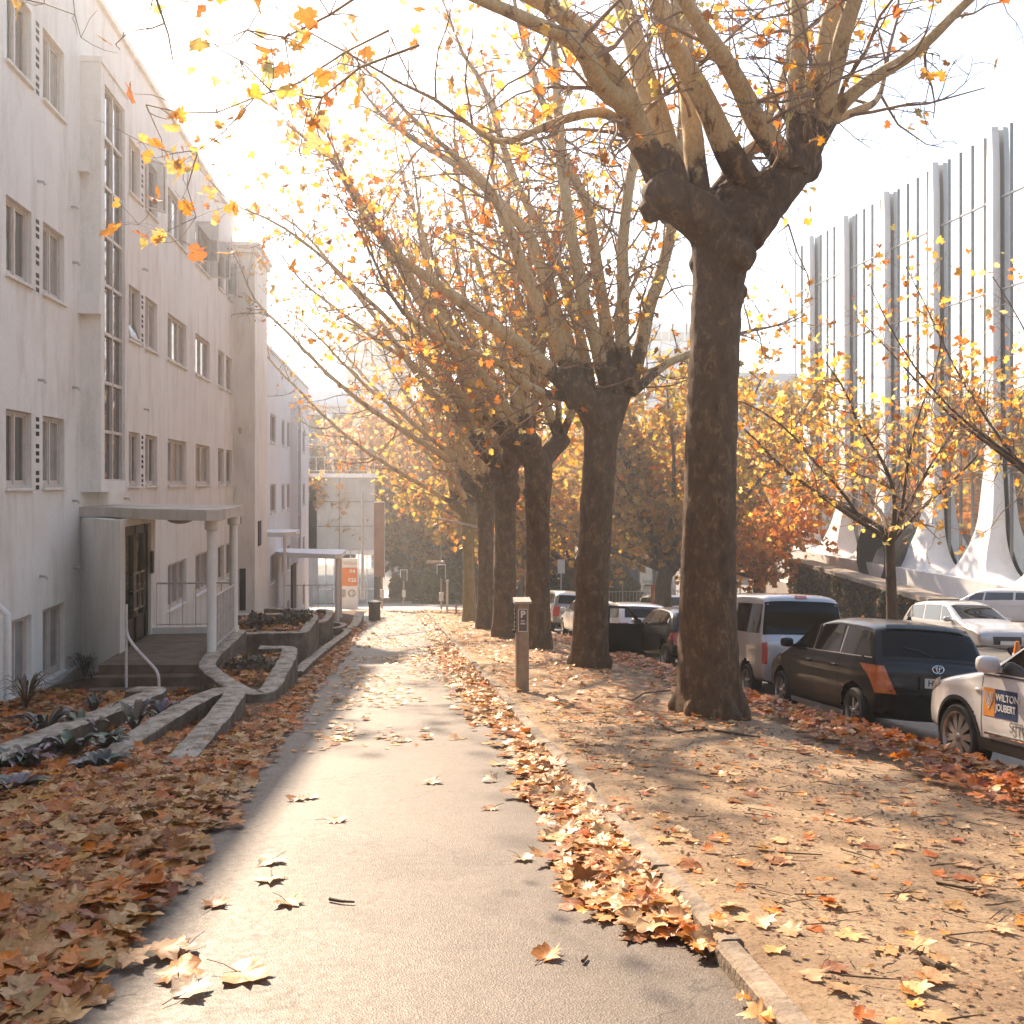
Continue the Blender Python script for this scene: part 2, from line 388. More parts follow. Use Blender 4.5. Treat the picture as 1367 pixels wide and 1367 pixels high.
# ---------------------------------------------------------------- apartment building facade
FX = -5.5
def wall_holes(b, y0, y1, z0, z1, holes, x, depth, mi=0, mir=0):
    ys = sorted({y0, y1}|{h[0] for h in holes}|{h[1] for h in holes}); zs = sorted({z0, z1}|{h[2] for h in holes}|{h[3] for h in holes})
    ys = [q for q in ys if y0 <= q <= y1]; zs = [q for q in zs if z0 <= q <= z1]
    for i in range(len(ys)-1):
        for j in range(len(zs)-1):
            cy = (ys[i]+ys[i+1])/2; cz = (zs[j]+zs[j+1])/2
            if any(h[0] < cy < h[1] and h[2] < cz < h[3] for h in holes): continue
            b.add([(x, ys[i], zs[j]), (x, ys[i+1], zs[j]), (x, ys[i+1], zs[j+1]), (x, ys[i], zs[j+1])], [(0, 1, 2, 3)], mi)
    for h in holes:
        a, c, d, e = h[:4]
        for q in (((x, a, d), (x, a, e), (x-depth, a, e), (x-depth, a, d)), ((x, c, d), (x-depth, c, d), (x-depth, c, e), (x, c, e)),
                  ((x, a, e), (x, c, e), (x-depth, c, e), (x-depth, a, e)), ((x, a, d), (x-depth, a, d), (x-depth, c, d), (x, c, d))):
            b.add(q, [(0, 1, 2, 3)], mir)
_wc = {}; _wr = random.Random(12)
def window(parent, y0, y1, z0, z1, x=FX, panes=2, depth=.13, rows=1, opening=None, sill=True):
    """frame mesh is the part; pane and sill are sub-parts"""
    w = round(y1-y0, 3); h = round(z1-z0, 3); key = (w, h, panes, rows, depth, sill)
    xb = x-depth
    if key not in _wc:
        f = L(); t = .045
        f.box(0, .06, 0, w, 0, t); f.box(0, .06, 0, w, h-t, h); f.box(0, .06, 0, t, t, h-t); f.box(0, .06, w-t, w, t, h-t)
        for i in range(1, panes): f.box(.002, .062, w*i/panes-.028, w*i/panes+.028, t, h-t)
        for j in range(1, rows): f.box(.004, .050, t, w-t, h*j/rows-.02, h*j/rows+.02)
        # inner sash frames
        for i in range(panes):
            a = t if i == 0 else w*i/panes+.028; c = w-t if i == panes-1 else w*(i+1)/panes-.028; s = .03
            f.box(.0, .042, a, c, t, t+s+.03); f.box(.0, .042, a, c, h-t-s, h-t); f.box(.0, .042, a, a+s, t+s+.03, h-t-s); f.box(.0, .042, c-s, c, t+s+.03, h-t-s)
        g = L(); g.box(.008, .014, .03, w-.03, .03, h-.03)
        s = L(); s.box(-.0, depth+.05, -.04, w+.04, -.045, -.003)
        fo = f.build('window', FRAME, parent); go = g.build('pane', GLASS, fo); so = s.build('sill', WALL, fo) if sill else None
        _wc[key] = (fo, go, so)
    else:
        a = _wc[key]; fo = a[0].copy(); COL.objects.link(fo); fo.parent = parent
        go = a[1].copy(); COL.objects.link(go); go.parent = fo
        if a[2]: so = a[2].copy(); COL.objects.link(so); so.parent = fo
    if _wr.random() < .27:
        go.material_slots[0].link = 'OBJECT'; go.material_slots[0].material = PALE_PANE
    fo.location = Vector((xb+.001, y0, z0))-world_loc(parent)
    return fo
def yfac(px, X=FX):
    d = ray(px, 643); return d.y*X/d.x
base = thing('apartment_building', 'long white four storey apartment building with a tall stair window and porch', 'building', (FX, 15, -1.5))
ROOF = 10.4
cols_ = [(8, 42, 2, 0), (57, 86, 2, 0), (172, 187, 2, 0), (194, 210, 2, 0), (224, 249, 3, 0), (261, 280, 2, 0), (291, 299, 1, 0), (302, 310, 1, 0)]
ZT = [8.67, 5.65, 2.63, -.39]
holes = []; wins = []
for (a, c, pn, _) in cols_:
    y0, y1 = yfac(a), yfac(c)
    for r, zt in enumerate(ZT):
        if r == 3 and a in (172, 194): continue
        zb = zt-1.12; holes.append((y0, y1, zb, zt)); wins.append((y0, y1, zb, zt, pn, a, r))
# windows nearer than the frame edge (seen from a step aside)
for yy in (6.2, 8.4, 11.0, 12.9):
    for r, zt in enumerate(ZT):
        holes.append((yy, yy+1.0, zt-1.12, zt)); wins.append((yy, yy+1.0, zt-1.12, zt, 2, 0, r))
wb = MB(); wall_holes(wb, -14, 35, -6, ROOF, holes, FX, .13)
wb.add([(FX, -14, ROOF), (FX, 35, ROOF), (FX-.3, 35, ROOF), (FX-.3, -14, ROOF)], [(0, 1, 2, 3)])
wb.add([(FX, 35, -6), (FX, 35, ROOF), (FX-9, 35, ROOF), (FX-9, 35, -6)], [(0, 1, 2, 3)])
wb.add([(FX, -14, -6), (FX, -14, ROOF), (FX-9, -14, ROOF), (FX-9, -14, -6)], [(0, 1, 2, 3)])
wb.build('wall', WALL, base)
bb = MB(); bb.box(FX-9, FX-.16, -13.9, 34.9, -6, ROOF-.25); bb.build('interior_shell', DARK, base)
pb = MB(); pb.box(FX-.32, FX+.07, -14, 35.05, ROOF, ROOF+.12); pb.box(FX-9.1, FX-.33, -14, 35.05, ROOF-.2, ROOF+.04); pb.build('roof', WALL, base)
for (y0, y1, zb, zt, pn, a, r) in wins:
    o = window(base, y0+.004, y1-.004, zb+.004, zt-.004, panes=pn)
# open casements
def sash(parent, hinge, w, h, ang, axis='z'):
    f = L(); t = .045
    f.box(-.02, .02, 0, w, 0, t); f.box(-.02, .02, 0, w, h-t, h); f.box(-.02, .02, 0, t, t, h-t); f.box(-.02, .02, w-t, w, t, h-t)
    o = f.build('open_sash', FRAME, parent); g = L(); g.box(-.003, .003, t, w-t, t, h-t); g.build('pane', CLEAR, o)
    o.location = Vector(hinge)-world_loc(parent)
    o.rotation_euler = (0, 0, ang) if axis == 'z' else (0, ang, 0)
y0, y1 = yfac(261), yfac(280)
sash(base, (FX+.02, y1, 7.57), .6, 1.1, R(-60)); sash(base, (FX+.02, y0, 7.57), .6, 1.1, R(-105+15))
sash(base, (FX+.02, yfac(194)+.0, 7.57), .55, 1.1, R(-35)); sash(base, (FX+.02, yfac(302), 7.57), .5, 1.1, R(-30))
o = sash(base, (FX+.02, yfac(172)+.05, 4.56), yfac(187)-yfac(172)-.1, 1.08, R(-17), 'y')
# ventilation bricks
vb = None
for (px, grp) in ((50, 3), (190, 3)):
    for r, zt in enumerate(ZT[:3]):
        for g_ in range(grp):
            if vb is None:
                m = L()
                for i in range(3):
                    for j in range(3): m.box(-.012, .003, i*.05, i*.05+.032, j*.11, j*.11+.065)
                vb = m.build('air_vent', DARK, base); o = vb
            else: o = vb.copy(); COL.objects.link(o); o.parent = base
            o.location = Vector((FX+.003, yfac(px)-.07, zt-.33-g_*.41))-world_loc(base)
# outlets on the wall
for (px, py) in ((50, 242), (95, 276), (97, 350), (190, 359), (97, 517), (51, 507), (97, 668), (53, 769), (98, 757), (166, 665), (192, 546)):
    p = atX(px, py, FX); m = MB(); m.tube([p, p+Vector((.09, 0, -.01)), p+Vector((.11, 0, -.05))], .022, 8); m.build('outlet', STEEL, base)
# stair bay
SY0, SY1, SXB = 18.5, 20.2, -5.16
b = MB(); b.box(FX-.02, SXB, SY0, SY0+.22, 1.62, 8.9); b.box(FX-.02, SXB, SY1-.12, SY1, 1.62, 8.9); b.box(FX-.02, SXB+.03, SY0-.02, SY1+.02, 8.9, 9.0)
b.box(FX-.02, SXB, SY0, SY1, 1.42, 1.62); b.box(FX-.02, SXB, SY0+.22, SY1-.12, 8.62, 8.9)
bay = b.build('stair_bay', WALL, base)
f = MB(); ya, yb = SY0+.22, SY1-.12; n = 8
for i in range(n+1):
    z = 1.62+i*(8.62-1.62)/n; f.box(SXB-.13, SXB-.05, ya, yb, z-.028+(.028 if i == 0 else 0), z+.028-(.028 if i == n else 0))
for yy in (ya, (ya+yb)/2-.02, yb-.05): f.box(SXB-.135, SXB-.045, yy, yy+.05, 1.62, 8.62)
f.build('window_frame', FRAME, bay)
g = MB(); g.box(SXB-.11, SXB-.10, ya, yb, 1.62, 8.62); g.build('pane', GLASS, bay)
b = MB(); b.box(FX-.01, SXB+.02, SY0-.18, SY0, 4.5, 4.85); b.build('rainwater_box', WALL, base); b = MB(); b.box(FX-.01, FX+.16, SY0-.16, SY0, 6.95, 7.15); b.build('rainwater_box', WALL, base)
# recessed base under the bay and entrance vestibule
m = MB(); m.prism([(FX-.02, 18.5), (-4.45, 17.0), (-4.45, 17.32), (FX-.02, 18.85)], -2.3, .98); m.build('porch_wall', WALL, base)
m = MB(); m.box(-4.62, -4.45, 19.2-.12, 19.2, -1.16, .98); m.box(FX-.01, -4.45, 19.2, 19.4, -2.6, .98); m.box(-4.62, -4.45, 17.325, 19.08, .86, .98); m.build('porch_wall', WALL, base)
door = MB(); door.box(-4.62, -4.56, 17.34, 19.08, -1.16, .86); dr = door.build('entrance_door', BROWNDOOR, base)
m = MB()
for i, (a, c) in enumerate(((17.345, 17.44), (17.48, 18.14), (18.16, 18.82), (18.88, 19.06))):
    m.box(-4.56, -4.50, a, a+.09 if c-a > .3 else a+.04, -1.14, .84); m.box(-4.56, -4.50, c-.09 if c-a > .3 else c-.04, c, -1.14, .84)
    m.box(-4.56, -4.50, a, c, -1.14, -.72); m.box(-4.56, -4.50, a, c, .70, .84)
m.build('door_frame', BROWNDOOR, dr)
m = MB()
for (a, c) in ((17.57, 18.05), (18.25, 18.73)): m.box(-4.552, -4.545, a, c, -.72, .70)
m.build('pane', CARGLASS, dr)
for yy in (17.88, 18.26):
    m = MB()
    for z in (-.55, -.25, .05): m.box(-4.50, -4.42, yy-.10, yy+.18, z-.018, z+.018)
    m.box(-4.44, -4.41, yy-.11, yy-.08, -.57, .07); m.box(-4.44, -4.41, yy+.16, yy+.19, -.57, .07)
    m.build('door_handle', CHROME, dr)
m = MB(); m.box(-4.45, -4.41, 19.02, 19.14, -.05, .35); m.build('intercom_panel', PLASTIC, base)
# porch canopy, floor, columns
poly = [(FX-.02, 18.42), (-4.9, 18.2), (-4.2, 17.2), (-2.98, 16.35), (-2.78, 16.5), (-2.86, 19.35), (-3.1, 19.6), (FX-.02, 21.2)]
m = MB(); m.prism(poly, .99, 1.13); m.prism([(x*.995-.01, y) for x, y in poly], 1.13, 1.16)
CAN = stain_wall('weathered_canopy', (.62, .55, .46), (.50, .42, .33), (.22, .15, .09), .5)
cn = m.build('canopy', CAN, base)
m = MB(); m.blob((-3.7, 17.9, .97), (.22, .22, .09), 2); m.build('lamp_dome', mat('lamp_dome', (.30, .24, .19), .4), cn)
for yy in (16.9, 19.1):
    m = MB(); m.lathe([(.075, -1.16), (.075, .80), (.11, .84), (.11, .99)], (-3.0, yy, 0), n=16); m.build('porch_column', WALL, base, True)
m = MB(); m.prism([(-4.5, 16.0), (-2.9, 15.85), (-2.88, 19.35), (-4.5, 19.25)], -2.6, -1.16)
for i in range(1, 4): m.prism([(-4.5, 16.0-.3*i), (-2.85, 15.85-.3*i), (-2.85, 16.0-.3*i+.2), (-4.5, 16.0-.3*i+.2)], -2.6, -1.16-.13*i)
m.build('porch_steps', mat('worn_step_concrete', (.13, .09, .06), .85, .35, 4, .6, 30, .01), base)
m = MB(); m.box(-4.45, -2.93, 19.12, 19.28, -1.16, -1.04); m.build('porch_kerb', WALL, base)
def baluster(name, a, b_, z0, z1, n, parent, mt=WMETAL, rb=.009):
    m = MB(); a = Vector(a); b_ = Vector(b_)
    m.tube([(a.x, a.y, z1), (b_.x, b_.y, z1)], .016, 8); m.tube([(a.x, a.y, z0), (b_.x, b_.y, z0)], .012, 8)
    for i in range(n+1):
        p = a.lerp(b_, i/n); m.tube([(p.x, p.y, z0-.05), (p.x, p.y, z1)], rb, 6)
    return m.build(name, mt, parent)
baluster('railing', (-4.38, 19.2), (-3.0, 19.2), -1.0, -.25, 6, base)
baluster('railing', (-2.97, 17.0), (-2.97, 19.05), -1.06, -.26, 14, base, rb=.014)
# end tower
m = MB(); m.box(-5.6, -4.8, 34.98, 38.2, -6, 9.25); m.build('tower', WALL, base)
m = MB(); m.box(-5.7, -4.68, 34.86, 38.3, 9.25, 9.45); m.box(-5.7, -4.62, 34.80, 38.36, 9.45, 9.58); m.build('cornice', WALL, base)
m = MB(); m.box(-4.8, -4.77, 35.7, 36.4, -.6, .25); m.box(-5.3, -5.1, 34.955, 34.98, -2.7, -1.3); m.build('vent_grille', DARK, base)
m = MB(); m.box(-5.33, -5.23, 34.955, 34.98, 3.2, 3.4); m.box(-5.33, -5.23, 34.955, 34.98, .2, .4); m.build('vent_plate', STEEL, base)
m = MB(); m.box(FX-3.2, FX-1.2, 19.5, 24, ROOF, ROOF+1.9); m.box(FX-3.3, FX-1.1, 19.4, 24.1, ROOF+1.9, ROOF+2.05); m.build('roof_room', WALL2, base)
# horizontal drip band over ground floor row near edge
m = MB(); m.box(FX, FX+.05, 12.0, yfac(86)+.7, -1.62, -1.56); m.build('plinth_band', WALL, base)

# handrail
def smooth_path(pts, it=2):
    for _ in range(it):
        q = [pts[0]]
        for a, b in zip(pts, pts[1:]): q += [a.lerp(b, .25), a.lerp(b, .75)]
        q.append(pts[-1]); pts = q
    return pts
hr = thing('handrail', 'bent pale metal handrail beside the porch steps of the white building', 'handrail', (-3.35, 15.0, -1.9))
m = MB(); m.tube([Vector((-3.98, 15.55, -1.55)), Vector((-3.98, 15.55, -.2))], .02, 10)
m.tube(smooth_path([Vector((-3.98, 15.55, -.22)), Vector((-4.0, 15.6, -.62)), Vector((-3.85, 15.4, -.78)), Vector((-3.45, 14.9, -1.0)), Vector((-3.36, 14.8, -1.08)), Vector((-3.34, 14.78, -1.2)), Vector((-3.34, 14.78, -1.9))], 3), .021, 10)
m.build('rail', WMETAL, hr, True)
dp = thing('drain_pipe', 'pale vertical drain pipe at the edge of the white building', 'pipe', (-5.3, 14.4, -1.5))
m = MB(); m.tube([(-5.28, 14.55, -1.7), (-5.28, 14.55, -.2), (-5.5, 14.55, 0.0)], .05, 12); m.build('pipe', WALL, dp, True)

# ---------------------------------------------------------------- second building
b2 = thing('apartment_building', 'smaller white stepped apartment building with corner windows beyond the cornice tower', 'building', (-5.2, 48, -5))
F2 = -5.2; RZ = 6.9
holes = []; w2 = []
for (pa, pb_) in ((361, 368), (376, 380), (383, 387), (404, 407)):
    y0, y1 = yfac(pa, F2), yfac(pb_, F2)
    for zt in (4.4, 1.5, -1.4, -4.0):
        holes.append((y0, y1, zt-1.2, zt)); w2.append((y0, y1, zt-1.2, zt))
m = MB(); wall_holes(m, 38.2, 60, -9, RZ, holes, F2, .1)
m.add([(F2, 60, -9), (F2, 60, RZ), (F2-8, 60, RZ), (F2-8, 60, -9)], [(0, 1, 2, 3)]); m.add([(F2, 38.2, -9), (F2, 38.2, RZ), (F2-8, 38.2, RZ), (F2-8, 38.2, -9)], [(0, 1, 2, 3)]); m.build('wall', WALL2, b2)
m = MB(); m.box(F2-8, F2-.14, 38.3, 59.9, -9, RZ-.1); m.build('interior_shell', DARK, b2)
m = MB(); m.box(F2-8, F2+.06, 38.2, 60.05, RZ, RZ+.12); m.build('roof', WALL2, b2)
for (y0, y1, zb, zt) in w2: window(b2, y0+.004, y1-.004, zb+.004, zt-.004, F2, 2, .1)
ya = yfac(388.5, F2)
m = MB(); m.box(F2-.01, F2+.32, ya, ya+.2, -2.2, 5.3); m.box(F2-.01, F2+.32, ya+1.6, ya+1.75, -2.2, 5.3); m.box(F2-.01, F2+.32, ya, ya+1.75, 5.3, 5.5); m.box(F2-.01, F2+.32, ya, ya+1.75, -2.4, -2.2); bay2 = m.build('stair_bay', WALL2, b2)
m = MB()
for i in range(8): m.box(F2+.2, F2+.27, ya+.2, ya+1.6, -2.2+i*7.5/7-.03, -2.2+i*7.5/7+.03)
m.box(F2+.195, F2+.275, ya+.87, ya+.93, -2.2, 5.3); m.build('window_frame', FRAME, bay2)
m = MB(); m.box(F2+.21, F2+.22, ya+.2, ya+1.6, -2.2, 5.3); m.build('pane', GLASS, bay2)
pc = atY(455, 740, 50)
m = MB(); m.prism([(F2, 44.2), (-4.3, 43.2), (-2.6, 42.3), (-2.35, 42.5), (-2.3, 45.2), (-2.6, 45.4), (F2, 46.4)], -1.55, -1.36); m.build('canopy', WALL2, b2)
for yy in (42.9, 45.0):
    m = MB(); m.lathe([(.09, -4.3), (.09, -1.55)], (-2.55, yy, 0), n=12); m.build('porch_column', WALL, b2, True)
m = MB(); m.prism([(F2, 38.9), (-4.2, 38.6), (-3.85, 39.0), (-3.9, 41), (F2, 41.3)], -.45, -.28); m.build('canopy', WALL2, b2)
m = MB(); m.lathe([(.06, -3.8), (.06, -.45)], (-4.25, 38.9, 0), n=10); m.build('porch_column', WALL, b2, True)
baluster('railing', (-5.0, 45.2), (-2.6, 45.2), -4.0, -2.9, 8, b2)
m = MB(); m.box(-4.5, -4.42, 43.5, 45.0, -4.2, -1.9); m.build('entrance_door', BROWNDOOR, b2)
m = MB(); m.box(-8, -6.0, 40, 41, RZ+.1, RZ+1.3); m.box(-7.4, -5.9, 43, 44.4, RZ+.1, RZ+.9); m.box(-7, -6.1, 46.2, 47.2, RZ+.1, RZ+.75); m.build('chimney', WALL2, b2)

# ---------------------------------------------------------------- planter walls
def pw(name, label, path, w, h, zc=None, soil=None):
    pts = smooth_path([Vector(p) for p in path], 2)
    t = thing(name, label, 'garden wall', pts[len(pts)//2], 'painted walls round the planters')
    hh = h if not callable(h) else [h(p) for p in pts]
    q = []
    for a_, b_2 in zip(pts, pts[1:]):
        nn = max(1, int((b_2-a_).length/.12)); q += [a_.lerp(b_2, i_/nn) for i_ in range(nn)]
    q.append(pts[-1]); q = [p_+Vector((.012*noise.noise(p_*3), 0, .014*noise.noise(p_*4+Vector((5, 0, 0))))) for p_ in q]
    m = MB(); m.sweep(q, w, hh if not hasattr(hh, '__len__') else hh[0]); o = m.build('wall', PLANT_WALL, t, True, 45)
    return t
gz = lambda x, y, o: (x, y, GZ(x, y)+o)
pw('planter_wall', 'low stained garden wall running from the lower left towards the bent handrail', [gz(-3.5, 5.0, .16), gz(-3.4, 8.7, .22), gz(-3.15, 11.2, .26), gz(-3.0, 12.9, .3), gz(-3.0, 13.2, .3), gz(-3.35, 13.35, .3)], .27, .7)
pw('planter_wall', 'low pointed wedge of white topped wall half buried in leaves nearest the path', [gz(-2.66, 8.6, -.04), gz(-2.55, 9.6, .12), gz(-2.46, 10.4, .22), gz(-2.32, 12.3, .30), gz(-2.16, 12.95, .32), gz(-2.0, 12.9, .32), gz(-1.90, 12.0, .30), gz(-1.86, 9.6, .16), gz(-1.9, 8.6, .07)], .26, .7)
pw('buried_edging', 'cracked stone edging poking out of the leaf litter at the left', [gz(-1.98, 4.3, .07), gz(-2.0, 5.0, .1), gz(-2.0, 5.6, .09)], .2, .3)
pw('buried_edging', 'short pale stone edging showing between fallen leaves', [gz(-1.95, 6.7, .1), gz(-1.93, 7.7, .11)], .17, .3)
zt = -1.13
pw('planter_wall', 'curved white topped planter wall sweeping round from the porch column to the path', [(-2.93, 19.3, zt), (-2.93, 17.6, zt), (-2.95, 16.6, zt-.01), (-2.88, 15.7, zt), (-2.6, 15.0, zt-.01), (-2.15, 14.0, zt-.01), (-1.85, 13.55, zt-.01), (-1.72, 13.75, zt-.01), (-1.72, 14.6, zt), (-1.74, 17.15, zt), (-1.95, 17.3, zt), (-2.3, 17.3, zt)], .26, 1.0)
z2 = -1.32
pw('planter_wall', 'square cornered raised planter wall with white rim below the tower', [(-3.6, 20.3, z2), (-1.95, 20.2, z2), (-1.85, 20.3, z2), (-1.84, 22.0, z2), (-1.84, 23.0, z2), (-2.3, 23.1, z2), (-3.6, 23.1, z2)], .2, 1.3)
pw('planter_wall', 'long low wall along the path edge past the raised planters', [gz(-1.72, 17.6, .1), gz(-1.7, 20, .14), gz(-1.62, 24, .16), gz(-1.5, 29, .18), gz(-1.5, 31, .2), gz(-1.9, 31.3, .2)], .2, .5)
z3 = -2.05
pw('planter_wall', 'third raised planter wall further down towards the second porch', [(-4.2, 27.0, z3), (-2.2, 26.9, z3), (-1.95, 27.1, z3), (-1.9, 29.5, z3), (-2.3, 29.8, z3)], .2, 1.2)
pw('planter_wall', 'narrow pointed planter rim in front of the second curved wall', [(-3.4, 30.3, -2.75), (-1.9, 30.8, -2.75), (-1.6, 31.6, -2.75), (-1.9, 32.2, -2.75), (-3.4, 32.4, -2.72)], .18, .8)
z4 = -3.0
pw('planter_wall', 'second curved white wall beneath the far porch canopy', [(-4.6, 36.0, z4+.25), (-3.0, 35.8, z4+.2), (-2.55, 35.2, z4), (-2.2, 34.2, z4-.15), (-1.75, 33.9, z4-.2), (-1.45, 34.2, z4-.15), (-1.4, 36.5, z4)], .3, 1.3)
def soil_fill(name, label, poly, z):
    m = MB(); m.prism(poly, z-.5, z); o = m.build('planting_soil', SOIL); o['kind'] = 'structure'
soil_fill('s', '', [(-2.8, 17.1), (-2.75, 15.7), (-2.1, 14.2), (-1.83, 13.9), (-1.83, 17.1)], zt-.12)
soil_fill('s', '', [(-3.5, 20.4), (-1.95, 20.4), (-1.95, 23.0), (-3.5, 23.0)], z2-.1)
soil_fill('s', '', [(-4.2, 27.1), (-2.0, 27.1), (-2.0, 29.6), (-4.2, 29.6)], z3-.1)

# ---------------------------------------------------------------- far left: concrete car park building
cb = thing('car_park_building', 'grey concrete building with a glazed ground floor behind the price sign', 'building', (-12, 76, -7))
z0 = GZ(-6, 76)
m = MB(); m.box(-26, -6.0, 76.1, 90, z0-1, 1.9); m.box(-26, -1.8, 76.1, 90, -3.4, 1.9); m.box(-6, -1.8, 79, 90, z0-1, -3.4); m.build('wall', CONC, cb)
m = MB()
for zz_ in (-1.7, .1): m.box(-26, -1.8, 76.07, 76.1, zz_, zz_+.05)
for xx_ in (-9.2, -6.9, -4.4): m.box(xx_, xx_+.05, 76.065, 76.095, -3.4, 1.9)
m.box(-8.2, -7.4, 76.02, 76.1, -.9, -.2); m.build('formwork_joint', mat('dark_joint', (.12, .11, .10), .9, .1), cb)  # thin dark strips drawn as formwork joints in the concrete
m = MB(); m.box(-26.2, -1.6, 75.9, 76.3, 1.9, 2.2); m.build('parapet', WALL2, cb)
baluster('railing', (-20, 76.1), (-1.8, 76.1), 2.4, 3.4, 30, cb, rb=.03)
m = MB()
for i in range(8): m.box(-6.0+i*.6, -5.94+i*.6, 76.2, 76.3, z0, -3.4)
m.box(-6, -1.8, 76.2, 76.3, -3.75, -3.4); m.box(-6, -1.8, 76.2, 76.3, z0+1.0, z0+1.12); m.build('window_frame', WALL2, cb)
m = MB(); m.box(-6, -1.8, 76.4, 76.45, z0, -3.5); m.build('pane', GLASSF, cb)
ob = thing('office_building', 'pale upper building with square window bays and a balcony above the grey concrete wall', 'building', (-7, 92, 2))
hl = [(-8.5+i*2.6, -6.6+i*2.6, z, z+2.2) for i in range(4) for z in (2.6, 5.4)]
m = MB()
xs = sorted({-14, 3}|{h[0] for h in hl}|{h[1] for h in hl}); zs = sorted({-4, 8.3}|{h[2] for h in hl}|{h[3] for h in hl})
for i in range(len(xs)-1):
    for j in range(len(zs)-1):
        if any(h[0] < (xs[i]+xs[i+1])/2 < h[1] and h[2] < (zs[j]+zs[j+1])/2 < h[3] for h in hl): continue
        m.box(xs[i], xs[i+1], 93, 93.5, zs[j], zs[j+1])
m.box(-14, 3, 93.5, 104, -4, 8.3); m.build('wall', WALL2, ob)
for h in hl:
    m = MB(); m.box(h[0]+.04, h[1]-.04, 93.34, 93.44, h[2]+.04, h[3]-.04); m.build('window', mat('tan_curtained_window', (.30, .20, .13), .3, .4, 1), ob)
m = MB(); m.box(-14.3, 3.3, 92.6, 104, 8.3, 8.7); m.box(-12, -3.5, 93.6, 99, 8.7, 9.7); m.box(-9, -1, 95, 101, 8.7, 9.9); m.build('roof', WALL2, ob)
m = MB(); m.box(-12, -7.8, 91.5, 93, 2.2, 5.7); m.box(-12.2, -7.5, 91.2, 93, 5.7, 6.1); m.build('balcony', mat('blue_grey_panel', (.35, .42, .47), .6), ob)
def tower(name, label, x0, x1, y0, y1, z0, z1, nx, nz, wallm, winm, ww=.55, wh=.5, cat='tower block', side=True):
    t = thing(name, label, cat, ((x0+x1)/2, y0, z0)); m = MB(); m.box(x0, x1, y0, y1, z0, z1); m.build('wall', wallm, t)
    m = MB(); m.box(x0+.3, x1-.3, y0+.3, y1-.3, z1, z1+.8); m.build('roof', wallm, t)
    dx = (x1-x0)/nx; dz = (z1-z0)/nz; src = None
    k = 0
    for i in range(nx):
        for j in range(nz):
            p = (x0+dx*(i+.5), y0, z0+dz*(j+.5))
            if p[2] < -4: continue
            if k >= 100: continue
            if src is None:
                w = L(); w.box(-dx*ww/2, dx*ww/2, -.05, .02, -dz*wh/2, dz*wh/2); src = w.build('window', winm, t); o = src
            else: o = src.copy(); COL.objects.link(o); o.parent = t
            o.location = Vector(p)-Vector(t.location); k += 1
    return t
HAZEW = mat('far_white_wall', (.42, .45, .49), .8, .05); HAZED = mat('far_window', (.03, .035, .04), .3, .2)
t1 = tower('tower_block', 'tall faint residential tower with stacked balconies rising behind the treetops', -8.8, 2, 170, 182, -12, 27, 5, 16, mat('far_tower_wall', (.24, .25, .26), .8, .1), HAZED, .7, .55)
m = MB()
for j in range(16): m.box(-10.2, -8.8, 170.5, 176, -10+j*2.4, -9.8+j*2.4); m.box(-10.2, -10.15, 170.5, 176, -9.8+j*2.4, -9.0+j*2.4)
m.build('balcony', HAZEW, t1)
d = lambda px, Y: atY(px, 643, Y).x
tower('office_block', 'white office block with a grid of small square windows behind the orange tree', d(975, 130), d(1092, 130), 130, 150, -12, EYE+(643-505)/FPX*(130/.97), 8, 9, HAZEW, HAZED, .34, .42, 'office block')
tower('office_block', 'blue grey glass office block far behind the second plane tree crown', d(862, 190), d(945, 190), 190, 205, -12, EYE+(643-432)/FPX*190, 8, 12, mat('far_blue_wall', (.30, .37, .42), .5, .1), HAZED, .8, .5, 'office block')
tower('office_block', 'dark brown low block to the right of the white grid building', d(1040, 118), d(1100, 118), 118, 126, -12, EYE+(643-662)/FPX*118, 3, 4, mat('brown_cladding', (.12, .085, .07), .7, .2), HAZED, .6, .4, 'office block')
# brown building behind the big spreading tree
bs = thing('brown_building', 'brown brick shop with dark glazed front behind the spreading tree', 'building', (d(840, 82), 82, -8))
z0 = GZ(18, 82)
m = MB(); m.box(d(800, 82), d(905, 82), 82, 92, -4.6, EYE+(643-690)/FPX*82); m.box(d(800, 82), d(905, 82), 83, 92, z0-.5, -4.6); m.build('wall', mat('brown_brick_wall', (.22, .12, .075), .85, .2, 3), bs)
m = MB(); m.box(d(800, 82), d(905, 82), 82.6, 82.8, z0, -4.6); m.build('shop_window', GLASSF, bs)
m = MB(); m.box(d(838, 82), d(852, 82), 82.5, 82.58, z0+.6, -5.4); m.build('blue_poster', NAVY, bs)
m = MB()
for px in (833, 856, 880): m.box(d(px, 82)-.1, d(px, 82)+.1, 81.9, 82.1, z0, -4.6)
m.build('column', WMETAL, bs)
